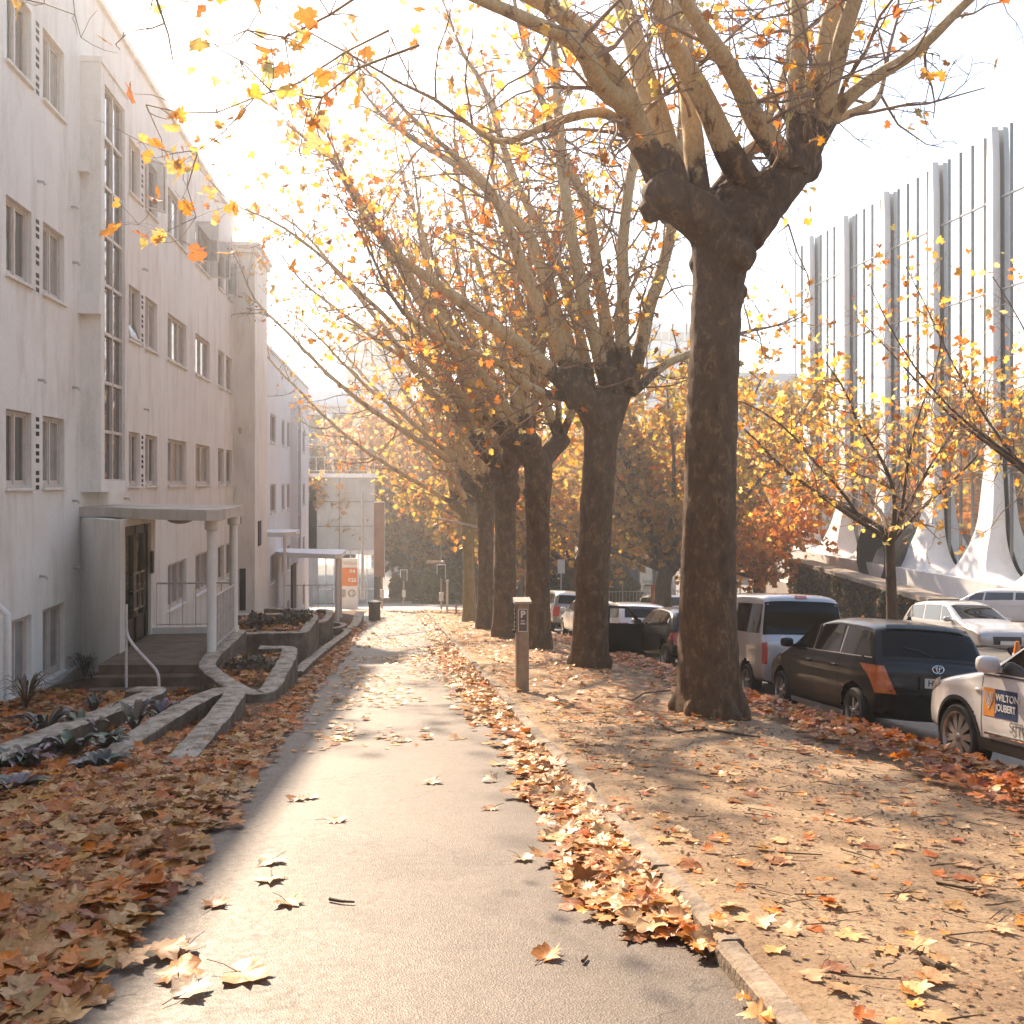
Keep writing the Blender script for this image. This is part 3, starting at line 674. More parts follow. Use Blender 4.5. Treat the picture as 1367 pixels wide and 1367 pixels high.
# ---------------------------------------------------------------- right: banking hall with tall flared white fins
FINX = 26.0
COLW = stain_wall('white_precast_fin', (.84, .83, .81), (.78, .77, .75), (.62, .60, .57), .15)
fh = thing('fin_building', 'tall modern building with flared white concrete fins between dark mirror glass bays', 'building', (FINX, 50, -4))
fin_y = [22.3+5*i for i in range(9)]
zb, ztop = -4.6, 17.1
zg = -2.6   # bottom of glass arcs
def fin_mesh():
    # outline in (y,z) of one fin from mid-bay to mid-bay, symmetric, flared at foot and head
    m = L(); hw0 = .36; half = 2.5; N = 14; prof = []
    for i in range(N+1):
        t = i/N; a = t*math.pi/2
        # from mid-bay bottom up to shaft
        yy = half-(half-hw0)*(1-math.cos(a))**.0 if False else half-(half-hw0-.35)*math.sin(a)
        z = (1-math.cos(a))*2.6
        prof.append((yy, z))
    prof.append((hw0+.15, 5.0)); prof.append((hw0, 8.0)); prof.append((hw0-.05, ztop-zg-1.6))
    pr2 = []
    for i in range(9):
        a = i/8*math.pi/2; pr2.append((hw0-.05-.12*math.sin(a), ztop-zg-1.6+math.sin(a)*1.6))
    prof += pr2[1:]
    D = lambda z: .30+ (1.1*max(0, 1-z/4.5)**2 if z < 4.5 else 0)   # fin grows outward at the foot
    n = len(prof)
    # front face curves: y spans [-p, p] with ridge
    vs = []; fs = []
    for (yy, z) in prof:
        d_ = D(z)
        for k, (fy, fx) in enumerate(((-1, 0.0), (-1, .6), (-.8, 1), (-.3, 1.0), (.3, 1.0), (.8, 1), (1, .6), (1, 0))):
            vs.append((-(d_*fx), yy*fy, z))
    for i in range(n-1):
        for k in range(7): a = i*8+k; fs.append((a, a+1, a+9, a+8))
    m.add(vs, fs)
    # foot below arcs
    m.box(-1.75, 0, -half, half, -2.2, -.002)
    return m
fm = fin_mesh(); src = fm.build('concrete_fin', COLW, fh, True, 50)
for i, y in enumerate(fin_y):
    o = src if i == 0 else src.copy()
    if i: COL.objects.link(o); o.parent = fh
    o.location = Vector((FINX, y, zg))-Vector(fh.location)
m = MB(); m.box(FINX+.10, FINX+.2, 19, 65, zg-1, 17.3); m.build('glass_wall', GLASSF, fh)
m = MB()
for y in fin_y:
    for k in range(1, 5): m.box(FINX+.02, FINX+.1, y+k*1.0-.011, y+k*1.0+.011, zg, 17.0)
for z in (2.0, 6.0, 10.0, 14.0): m.box(FINX+.04, FINX+.1, 19, 65, z-.04, z+.04)
m.build('mullion', mat('bronze_mullion', (.30, .29, .28), .4, .1, metal=.5), fh)
m = MB(); m.box(FINX+1, FINX+12, 19.1, 64.9, -6, 17.1); m.build('interior_shell', DARK, fh)
m = MB(); m.box(FINX+.25, FINX+12, 64.5, 65.2, -6, 17.1); m.build('end_wall', COLW, fh)
# podium, ramp and hedge covered wall
pd = thing('podium_wall', 'pale concrete podium wall below the flared fins', 'wall', (22, 60, -5))
m = MB(); m.prism([(FINX-2.5, 19), (FINX, 19), (FINX, 66), (FINX-2.5, 66)], -7.5, -4.6)
m.build('wall', mat('pale_podium_concrete', (.48, .44, .40), .85, .15, 1, .3, 40), pd)
pw2 = thing('block_wall', 'pale patched boundary wall end beside the hedge ramp', 'wall', (21.0, 66, -6))
a = atY(1020, 750, 64); b_ = atY(1062, 750, 64)
m = MB(); m.box(a.x, b_.x, 64, 64.4, -8.5, a.z); m.build('wall', mat('pale_block_wall', (.62, .50, .40), .85, .2, .7, .3, 40), pw2)
# hedge wall : from (1058,748) far to (1245,805) near
Yf, Yn = 58.0, 36.0
A = atY(1058, 750, Yf); Bp = atY(1248, 806, Yn)
hw_ = thing('hedge_wall', 'dark creeper covered ramp wall with a sloping concrete coping behind the parked cars', 'hedge', ((A.x+Bp.x)/2, (Yf+Yn)/2, -7))
dirv = (Bp-A); hn = Vector((-dirv.y, dirv.x, 0)).normalized()
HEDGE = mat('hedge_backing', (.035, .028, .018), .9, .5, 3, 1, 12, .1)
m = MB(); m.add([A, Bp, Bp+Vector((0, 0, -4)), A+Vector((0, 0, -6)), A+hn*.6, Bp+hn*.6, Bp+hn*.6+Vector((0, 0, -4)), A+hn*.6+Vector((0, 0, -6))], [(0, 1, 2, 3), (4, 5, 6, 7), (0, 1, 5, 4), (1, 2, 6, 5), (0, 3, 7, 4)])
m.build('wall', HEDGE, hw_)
m = MB(); up = Vector((0, 0, .18)); q = hn*.9
m.add([A-hn*.25, Bp-hn*.25, Bp+q, A+q, A-hn*.25+up, Bp-hn*.25+up, Bp+q+up, A+q+up], [(0, 1, 2, 3), (4, 5, 6, 7), (0, 1, 5, 4), (1, 2, 6, 5), (0, 3, 7, 4), (2, 3, 7, 6)])
m.build('coping', mat('hedge_coping', (.22, .18, .15), .85, .2, 2), hw_)
HEDGE_A, HEDGE_B, HEDGE_N = A, Bp, hn
# ramp slab between hedge and podium
m = MB(); m.add([Bp+hn*.5+Vector((0, 0, -.1)), A+hn*.5+Vector((0, 0, -1.0)), (FINX-2.4, 58, -5.0), (FINX-2.4, 33, -5.2), (20, 31, GZ(20, 31))], [(0, 1, 2, 3, 4)])
o = m.build('ramp', mat('ramp_concrete', (.5, .45, .4), .85, .1, 1)); o['kind'] = 'structure'
# round dark tube entrance between fins
m = MB(); c = (FINX-2.2, 49.8, -2.2)
m.lathe([(1.55, 0), (1.7, .1), (1.7, 2.6), (1.45, 2.6), (1.45, .12), (1.55, 0)], c, 'x', 32, close=False); rt = m.build('entrance_tube', PLASTIC, fh, True)
# ---------------------------------------------------------------- parking meter
pm = gnd(697, 922, 0)
mt = thing('parking_meter', 'grey pay and display parking meter standing by the path kerb', 'parking meter', pm)
s = .88; W_, D_ = .205*s, .2*s; H_ = 1.32
METER = mat('meter_grey_paint', (.34, .26, .19), .45, .15, 12, metal=.3)
m = L()
m.prism([(-W_/2, -D_/2+.03), (-W_/2+.04, -D_/2), (W_/2-.04, -D_/2), (W_/2, -D_/2+.03), (W_/2, D_/2), (-W_/2, D_/2)], 0, H_-.08)
m.build('body', METER, mt)
m = L(); m.prism([(-W_/2-.03, -D_/2-.04), (W_/2+.03, -D_/2-.04), (W_/2+.03, D_/2+.03), (-W_/2-.03, D_/2+.03)], H_-.08, lambda x, y: H_-.03+y*.15); m.build('cap', mat('meter_cap', (.42, .38, .33), .4, .1, 9), mt)
m = L(); m.box(-.062, .062, -D_/2-.004, -D_/2, H_-.47, H_-.16); pn = m.build('display_panel', mat('meter_panel', (.12, .10, .085), .35, .1), mt)
m = L()
for (a, b_, c_, e) in ((-.062, .062, H_-.474, H_-.466), (-.062, .062, H_-.164, H_-.156), (-.064, -.056, H_-.47, H_-.16), (.056, .064, H_-.47, H_-.16)): m.box(a, b_, -D_/2-.008, -D_/2-.002, c_, e)
m.build('panel_rim', WHITEP, pn)
MX = lambda x, y, z: Matrix.Translation((x, y, z)) @ Matrix.Rotation(R(90), 4, 'X')
text_mesh('P', .135, WHITEP, 'lettering', MX(0, -D_/2-.007, H_-.235), pn, .002, bold=.004)
text_mesh('PAY', .032, WHITEP, 'lettering', MX(0, -D_/2-.007, H_-.325), pn, .001, bold=.001)
text_mesh('HERE', .032, WHITEP, 'lettering', MX(0, -D_/2-.007, H_-.362), pn, .001, bold=.001)
m = L(); m.box(-W_/2-.012, -W_/2, -.05, .05, H_-.47, H_-.12)
for k in range(5): m.box(-W_/2-.02, -W_/2-.012, -.04, .04, H_-.44+k*.06, H_-.41+k*.06)
m.box(-W_/2-.05, -W_/2, -.02, .03, H_-.50, H_-.46); m.build('lock_strip', PLASTIC, mt)
# ---------------------------------------------------------------- price sign, lamp post, banner, signals
def pole_thing(name, label, cat, px, ybase, Y, group=None):
    p = atY(px, ybase, Y); return thing(name, label, cat, p, group), p
Y = 62; p = atY(463, 815, Y); sc = Y/(FPX*.99)
sg = thing('price_sign', 'white and orange car park price sign with a left arrow', 'sign', p)
w, h = 28*sc, 67*sc
SC_ = lambda v: v*sc
m = L(); m.box(-w/2, w/2, 0, .12, SC_(0), SC_(68)); m.build('board', mat('sign_white', (.72, .69, .66), .5, .03), sg)
m = L(); m.box(-w/2+.02, w/2-.02, -.012, -.002, SC_(32), SC_(56)); op = m.build('orange_panel', mat('sign_orange', (.66, .20, .05), .5, .05), sg)
text_mesh('Wilson', SC_(6.4), mat('sign_tan_text', (.55, .36, .22), .5, 0), 'lettering', MX(SC_(4.5), -.01, SC_(61.5)), sg, .004)
text_mesh('P', SC_(8), mat('sign_tan_text', (.55, .36, .22), .5, 0), 'emblem', MX(SC_(-8.5), -.01, SC_(61.8)), sg, .004, bold=.01)
text_mesh('$4', SC_(7.2), WHITEP, 'lettering', MX(SC_(7), -.02, SC_(51)), op, .004, bold=.01)
text_mesh('$26', SC_(7.2), WHITEP, 'lettering', MX(SC_(7), -.02, SC_(39.5)), op, .004, bold=.01)
ARW = mat('sign_grey', (.36, .30, .26), .5, 0)
m = L(); m.lathe([(SC_(5.2), 0), (SC_(5.2), .01)], (SC_(6.5), -.015, SC_(22.5)), 'y', 24); ar = m.build('arrow_disc', ARW, sg)
m = L(); m.box(SC_(4), SC_(10), -.025, -.018, SC_(21.9), SC_(23.1))
m.add([(SC_(3.2), -.025, SC_(22.5)), (SC_(6.6), -.025, SC_(26)), (SC_(7.6), -.025, SC_(25)), (SC_(5.2), -.025, SC_(22.5)), (SC_(7.6), -.025, SC_(20)), (SC_(6.6), -.025, SC_(19))], [(0, 1, 2, 3), (0, 3, 4, 5)]); m.build('arrow', WHITEP, ar)
m = L(); m.box(SC_(-12.5), SC_(-1.5), -.015, -.005, SC_(17.5), SC_(27.5)); m.build('symbol_panel', ARW, sg)
# lamp post
t, p = pole_thing('lamp_post', 'pale slim lamp post in front of the grey concrete building', 'lamp post', 484, 800, 60)
hgt = 140*60/FPX; m = L(); m.lathe([(.16, 0), (.16, .8), (.09, 1.0), (.07, hgt)], n=12); m.build('pole', mat('galvanised_pole', (.55, .52, .49), .5, .1), t, True)
m = L(); m.tube([(0, 0, hgt*.42), (1.0, 0, hgt*.42)], .035, 6); m.build('bracket', mat('galvanised_pole', (.5, .5, .5)), t)
# tall sign box on dark column
t, p = pole_thing('banner_column', 'tall brownish sign column on a dark post at the street corner', 'sign', 506, 822, 57)
k = 57/FPX; m = L(); m.box(-6.5*k, 7*k, -.15, .25, 52*k, 150*k); m.build('sign_box', mat('faded_rust_panel', (.42, .22, .14), .6, .25, 1.2), t)
m = L(); m.box(-7*k, -6.4*k, -.17, .27, 51*k, 150*k); m.box(6.9*k, 7.5*k, -.17, .27, 51*k, 150*k); m.box(-6.4*k, 6.9*k, -.17, .27, 150*k, 150.8*k); m.build('trim', WHITEP, t)
m = L(); m.box(-6.5*k, -2.8*k, -.12, .12, 0, 52*k); m.build('post', BLACKP, t)
def signal(label, px, ybase, yhead, Y, wpx=8, grp='traffic signals at the crossing'):
    p = atY(px, ybase, Y); k = Y/FPX; hh = (ybase-yhead)*k
    t = thing('traffic_signal', label, 'traffic light', p, grp)
    m = L(); m.lathe([(.06, 0), (.05, hh)], n=10); m.build('pole', mat('signal_pole', (.36, .25, .17), .6, .2), t, True)
    hd = L(); w = wpx*k/2; hd.box(-w, w, -.12, .05, hh-.15, hh+.95*wpx*k*.9); hd.box(-w*.3, w, -.12, .05, hh-.9*wpx*k, hh-.15); ho = hd.build('signal_head', BLACKP, t)
    m = L(); m.box(-w-.04, -w, -.13, -.02, hh-.15, hh+.9*wpx*k); m.box(w, w+.04, -.13, -.02, hh-.9*wpx*k, hh+.9*wpx*k); m.box(-w-.04, w+.04, -.13, -.02, hh+.86*wpx*k, hh+.92*wpx*k); m.build('backboard_rim', WHITEP, ho)
    for j in range(3):
        m = L(); m.lathe([(.11, 0), (.13, .12)], (w*.35, -.24, hh+.5-j*.42), 'y', 12, close=False); m.build('visor', BLACKP, ho)
    m = L(); m.box(-.12, .12, -.2, .05, .9, 1.35); m.build('push_button_box', WMETAL, t)
signal('traffic signal standing alone on the left of the crossing', 539, 815, 768, 68, 8)
signal('traffic signal beneath the horizontal street name blade', 589, 823, 763, 58, 10)
signal('traffic signal half hidden behind the banner column', 510, 818, 765, 60, 6)
t, p = pole_thing('street_name_post', 'thin tall post with a pale horizontal name blade above the crossing', 'street sign', 588.5, 820, 58.6)
k = 58.6/FPX; m = L(); m.lathe([(.035, 0), (.03, 118*k)], n=8); m.build('post', STEEL, t)
m = L(); m.box(-19*k, .2, -.03, .03, 68*k, 71.5*k); m.build('name_blade', mat('faded_blade', (.52, .42, .34), .5), t)
t, p = pole_thing('bollard_post', 'pale slim bollard post beside the orange barrier', 'post', 597, 830, 50)
k = 50/FPX; m = L(); m.lathe([(.06, 0), (.055, 52*k), (.075, 53*k), (.075, 56*k)], n=12); m.build('post', WMETAL, t, True)
t, p = pole_thing('barrier', 'orange and wood barrier frame at the end of the verge', 'barrier', 603, 827, 51)
m = L(); k = 51/FPX
for x in (-6, 6): m.box(x*k-.04, x*k+.04, -.04, .04, 0, 22*k)
m.box(-6*k, 6*k, -.05, -.02, 5*k, 9*k); m.box(-6*k, 6*k, -.05, -.02, 12*k, 13.5*k); m.build('frame', mat('rust_barrier', (.45, .20, .10), .7, .2), t)
# kerb end by the verge
t, p = pole_thing('street_pole', 'pale service pole with a small box between two plane trunks', 'pole', 657, 830, 37)
k = 37/FPX; m = L(); m.lathe([(.09, 0), (.07, 150*k)], n=10); m.build('pole', mat('service_pole', (.42, .34, .28), .6, .2), t, True)
m = L(); m.box(-.1, .1, -.16, -.06, 94*k, 102*k); m.box(-.25, .12, -.13, -.08, 62*k, 66*k); m.build('box', WMETAL, t)
m = L(); m.tube(smooth_path([Vector((0, 0, 120*k)), Vector((-.8, 0, 131*k)), Vector((-2.1, 0, 137*k)), Vector((-3.1, 0, 140*k))], 2), [.05]*3+[.035]*10, 8) if False else m.tube(smooth_path([Vector((0, 0, 116*k)), Vector((-.6, 0, 128*k)), Vector((-1.4, 0, 134*k)), Vector((-2.1, 0, 139*k))], 2), .04, 8); m.build('lamp_arm', mat('service_pole', (.4, .3, .2)), t, True)
# signs beyond the cars
def flatsign(label, px, ybase, Y, ytop, w, h, mt_, cat='sign', postm=STEEL, off=0):
    t, p = pole_thing('street_sign', label, cat, px, ybase, Y); k = Y/FPX
    m = L(); m.lathe([(.04, 0), (.04, (ybase-ytop)*k)], n=8); m.build('post', postm, t)
    m = L(); m.box((-w/2+off)*k, (w/2+off)*k, -.07, -.04, (ybase-ytop-h)*k, (ybase-ytop)*k); m.build('plate', mt_, t)
flatsign('blank pale sign plate on a post between the second and third trunks', 749, 815, 52, 746, 10, 19, mat('pale_sign_plate', (.62, .60, .57), .5))
flatsign('grey square sign seen from behind under the orange tree', 988, 812, 60, 757, 17, 16, mat('sign_back', (.50, .47, .45), .5))
flatsign('blue and white street blade on a pole by the brown shop', 831, 812, 60, 772, 11, 3, BLUEP, off=-5)
t, p = pole_thing('orange_pole', 'orange wrapped base of a white pole under the spreading tree', 'pole', 872, 806, 55)
k = 55/FPX; m = L(); m.lathe([(.13, 0), (.13, 26*k)], n=12); m.build('orange_sleeve', ORANGE, t, True); m = L(); m.lathe([(.055, 26*k), (.05, 74*k)], n=8); m.build('pole', WMETAL, t, True)
m = L(); m.box(-.55, 0, -.05, .05, 24*k, 27*k); m.build('arm', WMETAL, t)
fc = thing('metal_fence', 'row of thin pale fence bars in front of the brown shop', 'fence', atY(845, 820, 63))
m = L()
for i in range(26): m.tube([(-2.4+i*.22, 0, 0), (-2.4+i*.22, 0, 1.5)], .02, 5)
m.box(-2.5, 3.3, -.02, .02, 1.4, 1.45); m.build('bars', STEEL, fc)
# traffic cones
def cone(label, px, ybase, Y, hpx):
    p = atY(px, ybase, Y); k = Y/FPX; h = hpx*k
    t = thing('traffic_cone', label, 'traffic cone', p, 'orange traffic cones')
    m = L(); m.box(-.2, .2, -.2, .2, 0, .04); m.build('foot', PLASTIC, t)
    m = L(); m.lathe([(.15, .04), (.03, h)], n=16); m.build('cone', ORANGE, t, True)
    m = L(); m.lathe([(.104, h*.45), (.078, h*.68)], n=16, close=False); m.build('white_band', WHITEP, t, True)
cone('small orange traffic cone behind the roof of the black hatchback', 1152, 845, 28, 24)
cone('big orange and white traffic cone beside the white sport utility car', 1358, 905, 17.6, 52)
# white stone mound and rocks at the crossing
rk = thing('boulder', 'rounded pale boulder at the far side of the crossing', 'rock', atY(585, 815, 80))
m = L(); m.blob((0, 0, .2), (1.6, 1.0, 1.0), 4, .25, 1.6, 2); m.build('stone', mat('pale_stone', (.5, .47, .42), .9, .2, 3, .6, 8, .05), rk, True)
# rubbish bin
bn = thing('rubbish_bin', 'dark cylindrical bin against the corner past the curved wall', 'bin', atY(500, 830, 42))
m = L(); m.lathe([(.22, 0), (.24, .05), (.24, .72), (.27, .74), (.27, .82), (.1, .88)], n=20); m.build('drum', PLASTIC, bn, True)
# ---------------------------------------------------------------- cars (local frame: +y front, x side, z up)
def chaikin_closed(P, it=2, keep=.22):
    for _ in range(it):
        q = []
        for i in range(len(P)):
            a = P[i]; b = P[(i+1) % len(P)]
            q.append((a[0]+(b[0]-a[0])*keep, a[1]+(b[1]-a[1])*keep)); q.append((a[0]+(b[0]-a[0])*(1-keep), a[1]+(b[1]-a[1])*(1-keep)))
        P = q
    return P
def resample(P, step):
    out = []
    for i in range(len(P)):
        a = Vector(P[i]); b = Vector(P[(i+1) % len(P)]); n = max(1, int(math.ceil((b-a).length/step)))
        for k in range(n): q = a.lerp(b, k/n); out.append((q.x, q.y))
    return out
class Body:
    def __init__(s, Lx, W, H, outline, belt, zs, plan=.10, tumble=.20, rnd=.085, wheels=(), R_=.3, step=.05):
        s.L, s.W, s.H, s.belt, s.zs, s.plan, s.tumble, s.rnd, s.wheels, s.R = Lx, W, H, belt, zs, plan, tumble, rnd, wheels, R_
        s.O = resample(chaikin_closed(outline, 2), step); n = len(s.O); s.N = []
        for i in range(n):
            a = Vector(s.O[i-2]); b = Vector(s.O[(i+2) % n]); t = (b-a).normalized(); s.N.append((t.y, -t.x))
        # orientation: outline given front-bottom -> up -> over roof -> rear -> bottom ; outward normal
        c = Vector((0, H*.5)); i = n//4
        if (Vector(s.O[i])-c).dot(Vector(s.N[i])) < 0: s.N = [(-a, -b) for a, b in s.N]
    def hw(s, y, z):
        e = max(0, (abs(y)-(s.L/2-.75))/.75); p = 1-s.plan*e*e
        if z > s.belt: v = .975-s.tumble*(z-s.belt)/(s.H-s.belt)
        elif z > .55: v = 1-.025*((z-.55)/(s.belt-.55))**2
        else: v = 1-.07*((.55-z)/.35)**1.5 if z < .55 else 1
        # shoulder crease
        v += .010*math.exp(-((z-(s.belt-.14))/.05)**2)
        return s.W/2*p*v
    def S(s, i, f, off=0):
        n = len(s.O); i0 = int(math.floor(i)) % n; i1 = (i0+1) % n; t = i-math.floor(i)
        y = s.O[i0][0]*(1-t)+s.O[i1][0]*t; z = s.O[i0][1]*(1-t)+s.O[i1][1]*t
        ny = s.N[i0][0]*(1-t)+s.N[i1][0]*t; nz = s.N[i0][1]*(1-t)+s.N[i1][1]*t
        ins = s.rnd*(1-(1-min(1, abs(f))**3.2)**(1/2.2))
        yy = y-ny*ins; zz = z-nz*ins
        return Vector((f*s.hw(yy, zz), yy+ny*off, zz+nz*off))
    def inarch(s, y, z, k=1.0):
        for wy in s.wheels:
            if (y-wy)**2+(z-s.R)**2 < (s.R*1.17*k)**2: return True
        return False
    def body(s, name, mt, parent, K=14):
        F = [0, .35, .6, .78, .88, .94, .975, 1.0]; fs_ = [-f for f in F[::-1]]+F[1:]
        m = L(); n = len(s.O); rows = []
        for i in range(n):
            row = []
            top = [s.S(i, f) for f in fs_]
            e = top[-1]; sy = max(-s.L/2+.55, min(s.L/2-.6, e.y)); 
            side = []
            for k in range(1, K+1):
                t = k/K; y = e.y+(sy-e.y)*t; z = e.z+(s.zs-e.z)*t; side.append((y, z))
            left = [Vector((-s.hw(y, z), y, z)) for y, z in side[::-1]]; right = [Vector((s.hw(y, z), y, z)) for y, z in side]
            row = left+top+right; rows.append(row)
        R_ = len(rows[0]); vs = []
        for row in rows:
            for j, p in enumerate(row):
                q = p.copy()
                if abs(q.x) > s.W*.5*.70 and s.inarch(q.y, q.z): q.x = math.copysign(s.W/2-.30, q.x); 
                vs.append(q)
        fa = []; mi = []
        for i in range(n):
            i2 = (i+1) % n
            for j in range(R_-1):
                f = (i*R_+j, i*R_+j+1, i2*R_+j+1, i2*R_+j)
                c = sum(1 for q in f if abs(vs[q].x) < s.W/2-.22 and s.inarch(vs[q].y, vs[q].z, 1.02) )
                m.add([], []); m.f.append(f); m.m.append(1 if (c >= 1 and abs(vs[f[0]].x) > s.W*.25) else 0)
        m.v = [tuple(v) for v in vs]
        o = m.build(name, [mt, PLASTIC], parent, True, 40); return o
    def near(s, y, z):
        return min(range(len(s.O)), key=lambda i: (s.O[i][0]-y)**2+(s.O[i][1]-z)**2)
    def patch(s, ya, za, yb, zb, f0, f1, off=.005, m=None, nu=8, nf=12, f0b=None, f1b=None):
        i0, i1 = s.near(ya, za), s.near(yb, zb)
        n = len(s.O)
        if abs(i1-i0) > n/2: i1 += n if i1 < i0 else -n
        m = m or L(); vs = []
        for a in range(nu+1):
            t = a/nu; fa = f0+((f0b if f0b is not None else f0)-f0)*t; fb = f1+((f1b if f1b is not None else f1)-f1)*t
            for b in range(nf+1): vs.append(s.S(i0+(i1-i0)*t, fa+(fb-fa)*b/nf, off))
        fs = [(a*(nf+1)+b, a*(nf+1)+b+1, (a+1)*(nf+1)+b+1, (a+1)*(nf+1)+b) for a in range(nu) for b in range(nf)]
        m.add(vs, fs); return m
    def wrap(s, sgn, levels, off=.012, ns=6, nr=8):
        m = L(); vs = []
        lv = []
        for (a, b) in zip(levels, levels[1:]):
            for k in range(3): t = k/3; lv.append(tuple(a[i]*(1-t)+b[i]*t for i in range(3)))
        lv.append(levels[-1])
        for (z, sl, fe) in lv:
            i = min((q for q in range(len(s.O)) if s.O[q][0] < 0), key=lambda q: abs(s.O[q][1]-z)); c = s.S(i, 1.0)
            for k in range(ns+1):
                y = c.y+sl*(1-k/ns); vs.append((sgn*(s.hw(y, z)+off), y, z))
            for k in range(1, nr+1):
                f = 1+(fe-1)*k/nr; p = s.S(i, f); e = min(1, (1-f)/.06); vs.append((sgn*(p.x+off*(1-e)), p.y-off*e, z))
        w = ns+nr+1
        m.add(vs, [(a*w+b, a*w+b+1, (a+1)*w+b+1, (a+1)*w+b) for a in range(len(lv)-1) for b in range(w-1)]); return m
    def side(s, quad, sgn, off=.004, m=None, nu=6, nv=5):
        """quad: 4 (y,z) corners"""
        m = m or L(); q = [Vector(c) for c in quad]; vs = []
        for a in range(nu+1):
            for b in range(nv+1):
                p = q[0].lerp(q[1], a/nu).lerp(q[3].lerp(q[2], a/nu), b/nv)
                vs.append((sgn*(s.hw(p.x, p.y)+off), p.x, p.y))
        m.add(vs, [(a*(nv+1)+b, a*(nv+1)+b+1, (a+1)*(nv+1)+b+1, (a+1)*(nv+1)+b) for a in range(nu) for b in range(nv)]); return m
def wheel(parent, x, y, Rr, sgn, spokes=5, w=.19, rimk=.68, multi=False, detail=True):
    t = L(); n = 32
    t.lathe([(Rr*rimk, -w/2), (Rr*.9, -w/2-.005), (Rr*.975, -w/2+.02), (Rr, -w/2+.05), (Rr, w/2-.05), (Rr*.975, w/2-.02), (Rr*.9, w/2+.005), (Rr*rimk, w/2)], axis='x', n=n, close=False)
    o = t.build('wheel', RUBBER, parent, True, 50); o.location = (x, y, Rr)
    r = L(); xr = sgn*(w/2-.045); ro = Rr*rimk
    r.lathe([(ro, sgn*w/2), (ro*.93, sgn*(w/2-.012)), (ro*.90, xr), (ro*.9, -sgn*w/2)], axis='x', n=n, close=False)
    r.lathe([(ro*.16, xr+sgn*.01), (ro*.16, xr+sgn*.035), (ro*.08, xr+sgn*.045)], axis='x', n=14)
    for k in range(spokes):
        for dd in ((-.10, .10) if multi else (0,)):
            a = 2*math.pi*k/spokes+dd*1.3+.2; wi = ro*(.055 if multi else .14); wo = ro*(.075 if multi else .10)
            ca, sa = math.cos(a), math.sin(a); pts = []
            for (rr_, ww) in ((ro*.12, wi), (ro*.92, wo)):
                for s_ in (-1, 1):
                    aa = a+dd*.9*(rr_/ro); pts.append((math.cos(aa)*rr_-math.sin(aa)*ww*s_, math.sin(aa)*rr_+math.cos(aa)*ww*s_))
            v = []
            for (px_, dx) in ((0, .028), (1, .012)):
                for q in (0, 1): v.append((xr+sgn*dx, pts[px_*2+q][0], pts[px_*2+q][1]))
            for (px_, dx) in ((0, -.01), (1, -.01)):
                for q in (0, 1): v.append((xr+sgn*dx, pts[px_*2+q][0], pts[px_*2+q][1]))
            r.add(v, [(0, 1, 3, 2), (4, 6, 7, 5), (0, 2, 6, 4), (1, 5, 7, 3)])
    r.build('rim', ALLOY, o, True, 30)
    d = L(); d.lathe([(ro*.88, xr-sgn*.03), (.01, xr-sgn*.03)], axis='x', n=20, close=False); d.build('brake_disc', DARK, o)
    return o
def mirror_shell(m, cx, cy, cz, rx, ry, rz):
    vs = []; n = 12; k = 16
    sg = lambda v, p: math.copysign(abs(v)**p, v)
    for i in range(n+1):
        a = -math.pi/2+math.pi*i/n
        for j in range(k):
            b = 2*math.pi*j/k; vs.append((cx+rx*sg(math.cos(a), .6)*sg(math.cos(b), .6), cy+ry*sg(math.sin(a), .8), cz+rz*sg(math.cos(a), .6)*sg(math.sin(b), .6)))
    m.add(vs, [(i*k+j, i*k+(j+1) % k, (i+1)*k+(j+1) % k, (i+1)*k+j) for i in range(n) for j in range(k)])
def mirror(parent, x, y, z, sgn, mt, sc=1.0):
    m = L(); mirror_shell(m, x+sgn*.115*sc, y, z, .095*sc, .055*sc, .07*sc); m.box(min(x-sgn*.05, x+sgn*.06), max(x-sgn*.05, x+sgn*.06), y-.02, y+.03, z-.06*sc, z-.02)
    o = m.build('wing_mirror', mt, parent, True)
    g = L(); g.lathe([(.07*sc, -.061*sc)], (x+sgn*.115*sc, y, z), 'y', 16); 
    return o
def car_root(name, label, X, Yc, group=None, rz=0, cat='car', dz=0):
    z = (GZ(X-.75, Yc)+GZ(X+.75, Yc))/2+dz
    roll = math.atan2(GZ(X+.75, Yc)-GZ(X-.75, Yc), 1.5)
    t = thing(name, label, cat, (X, Yc, z), group)
    t.rotation_mode = 'XYZ'
    M = Matrix.Rotation(-roll, 4, 'Y') @ Matrix.Rotation(-math.atan(SL), 4, 'X') @ Matrix.Rotation(rz, 4, 'Z')
    t.rotation_euler = M.to_euler(); return t
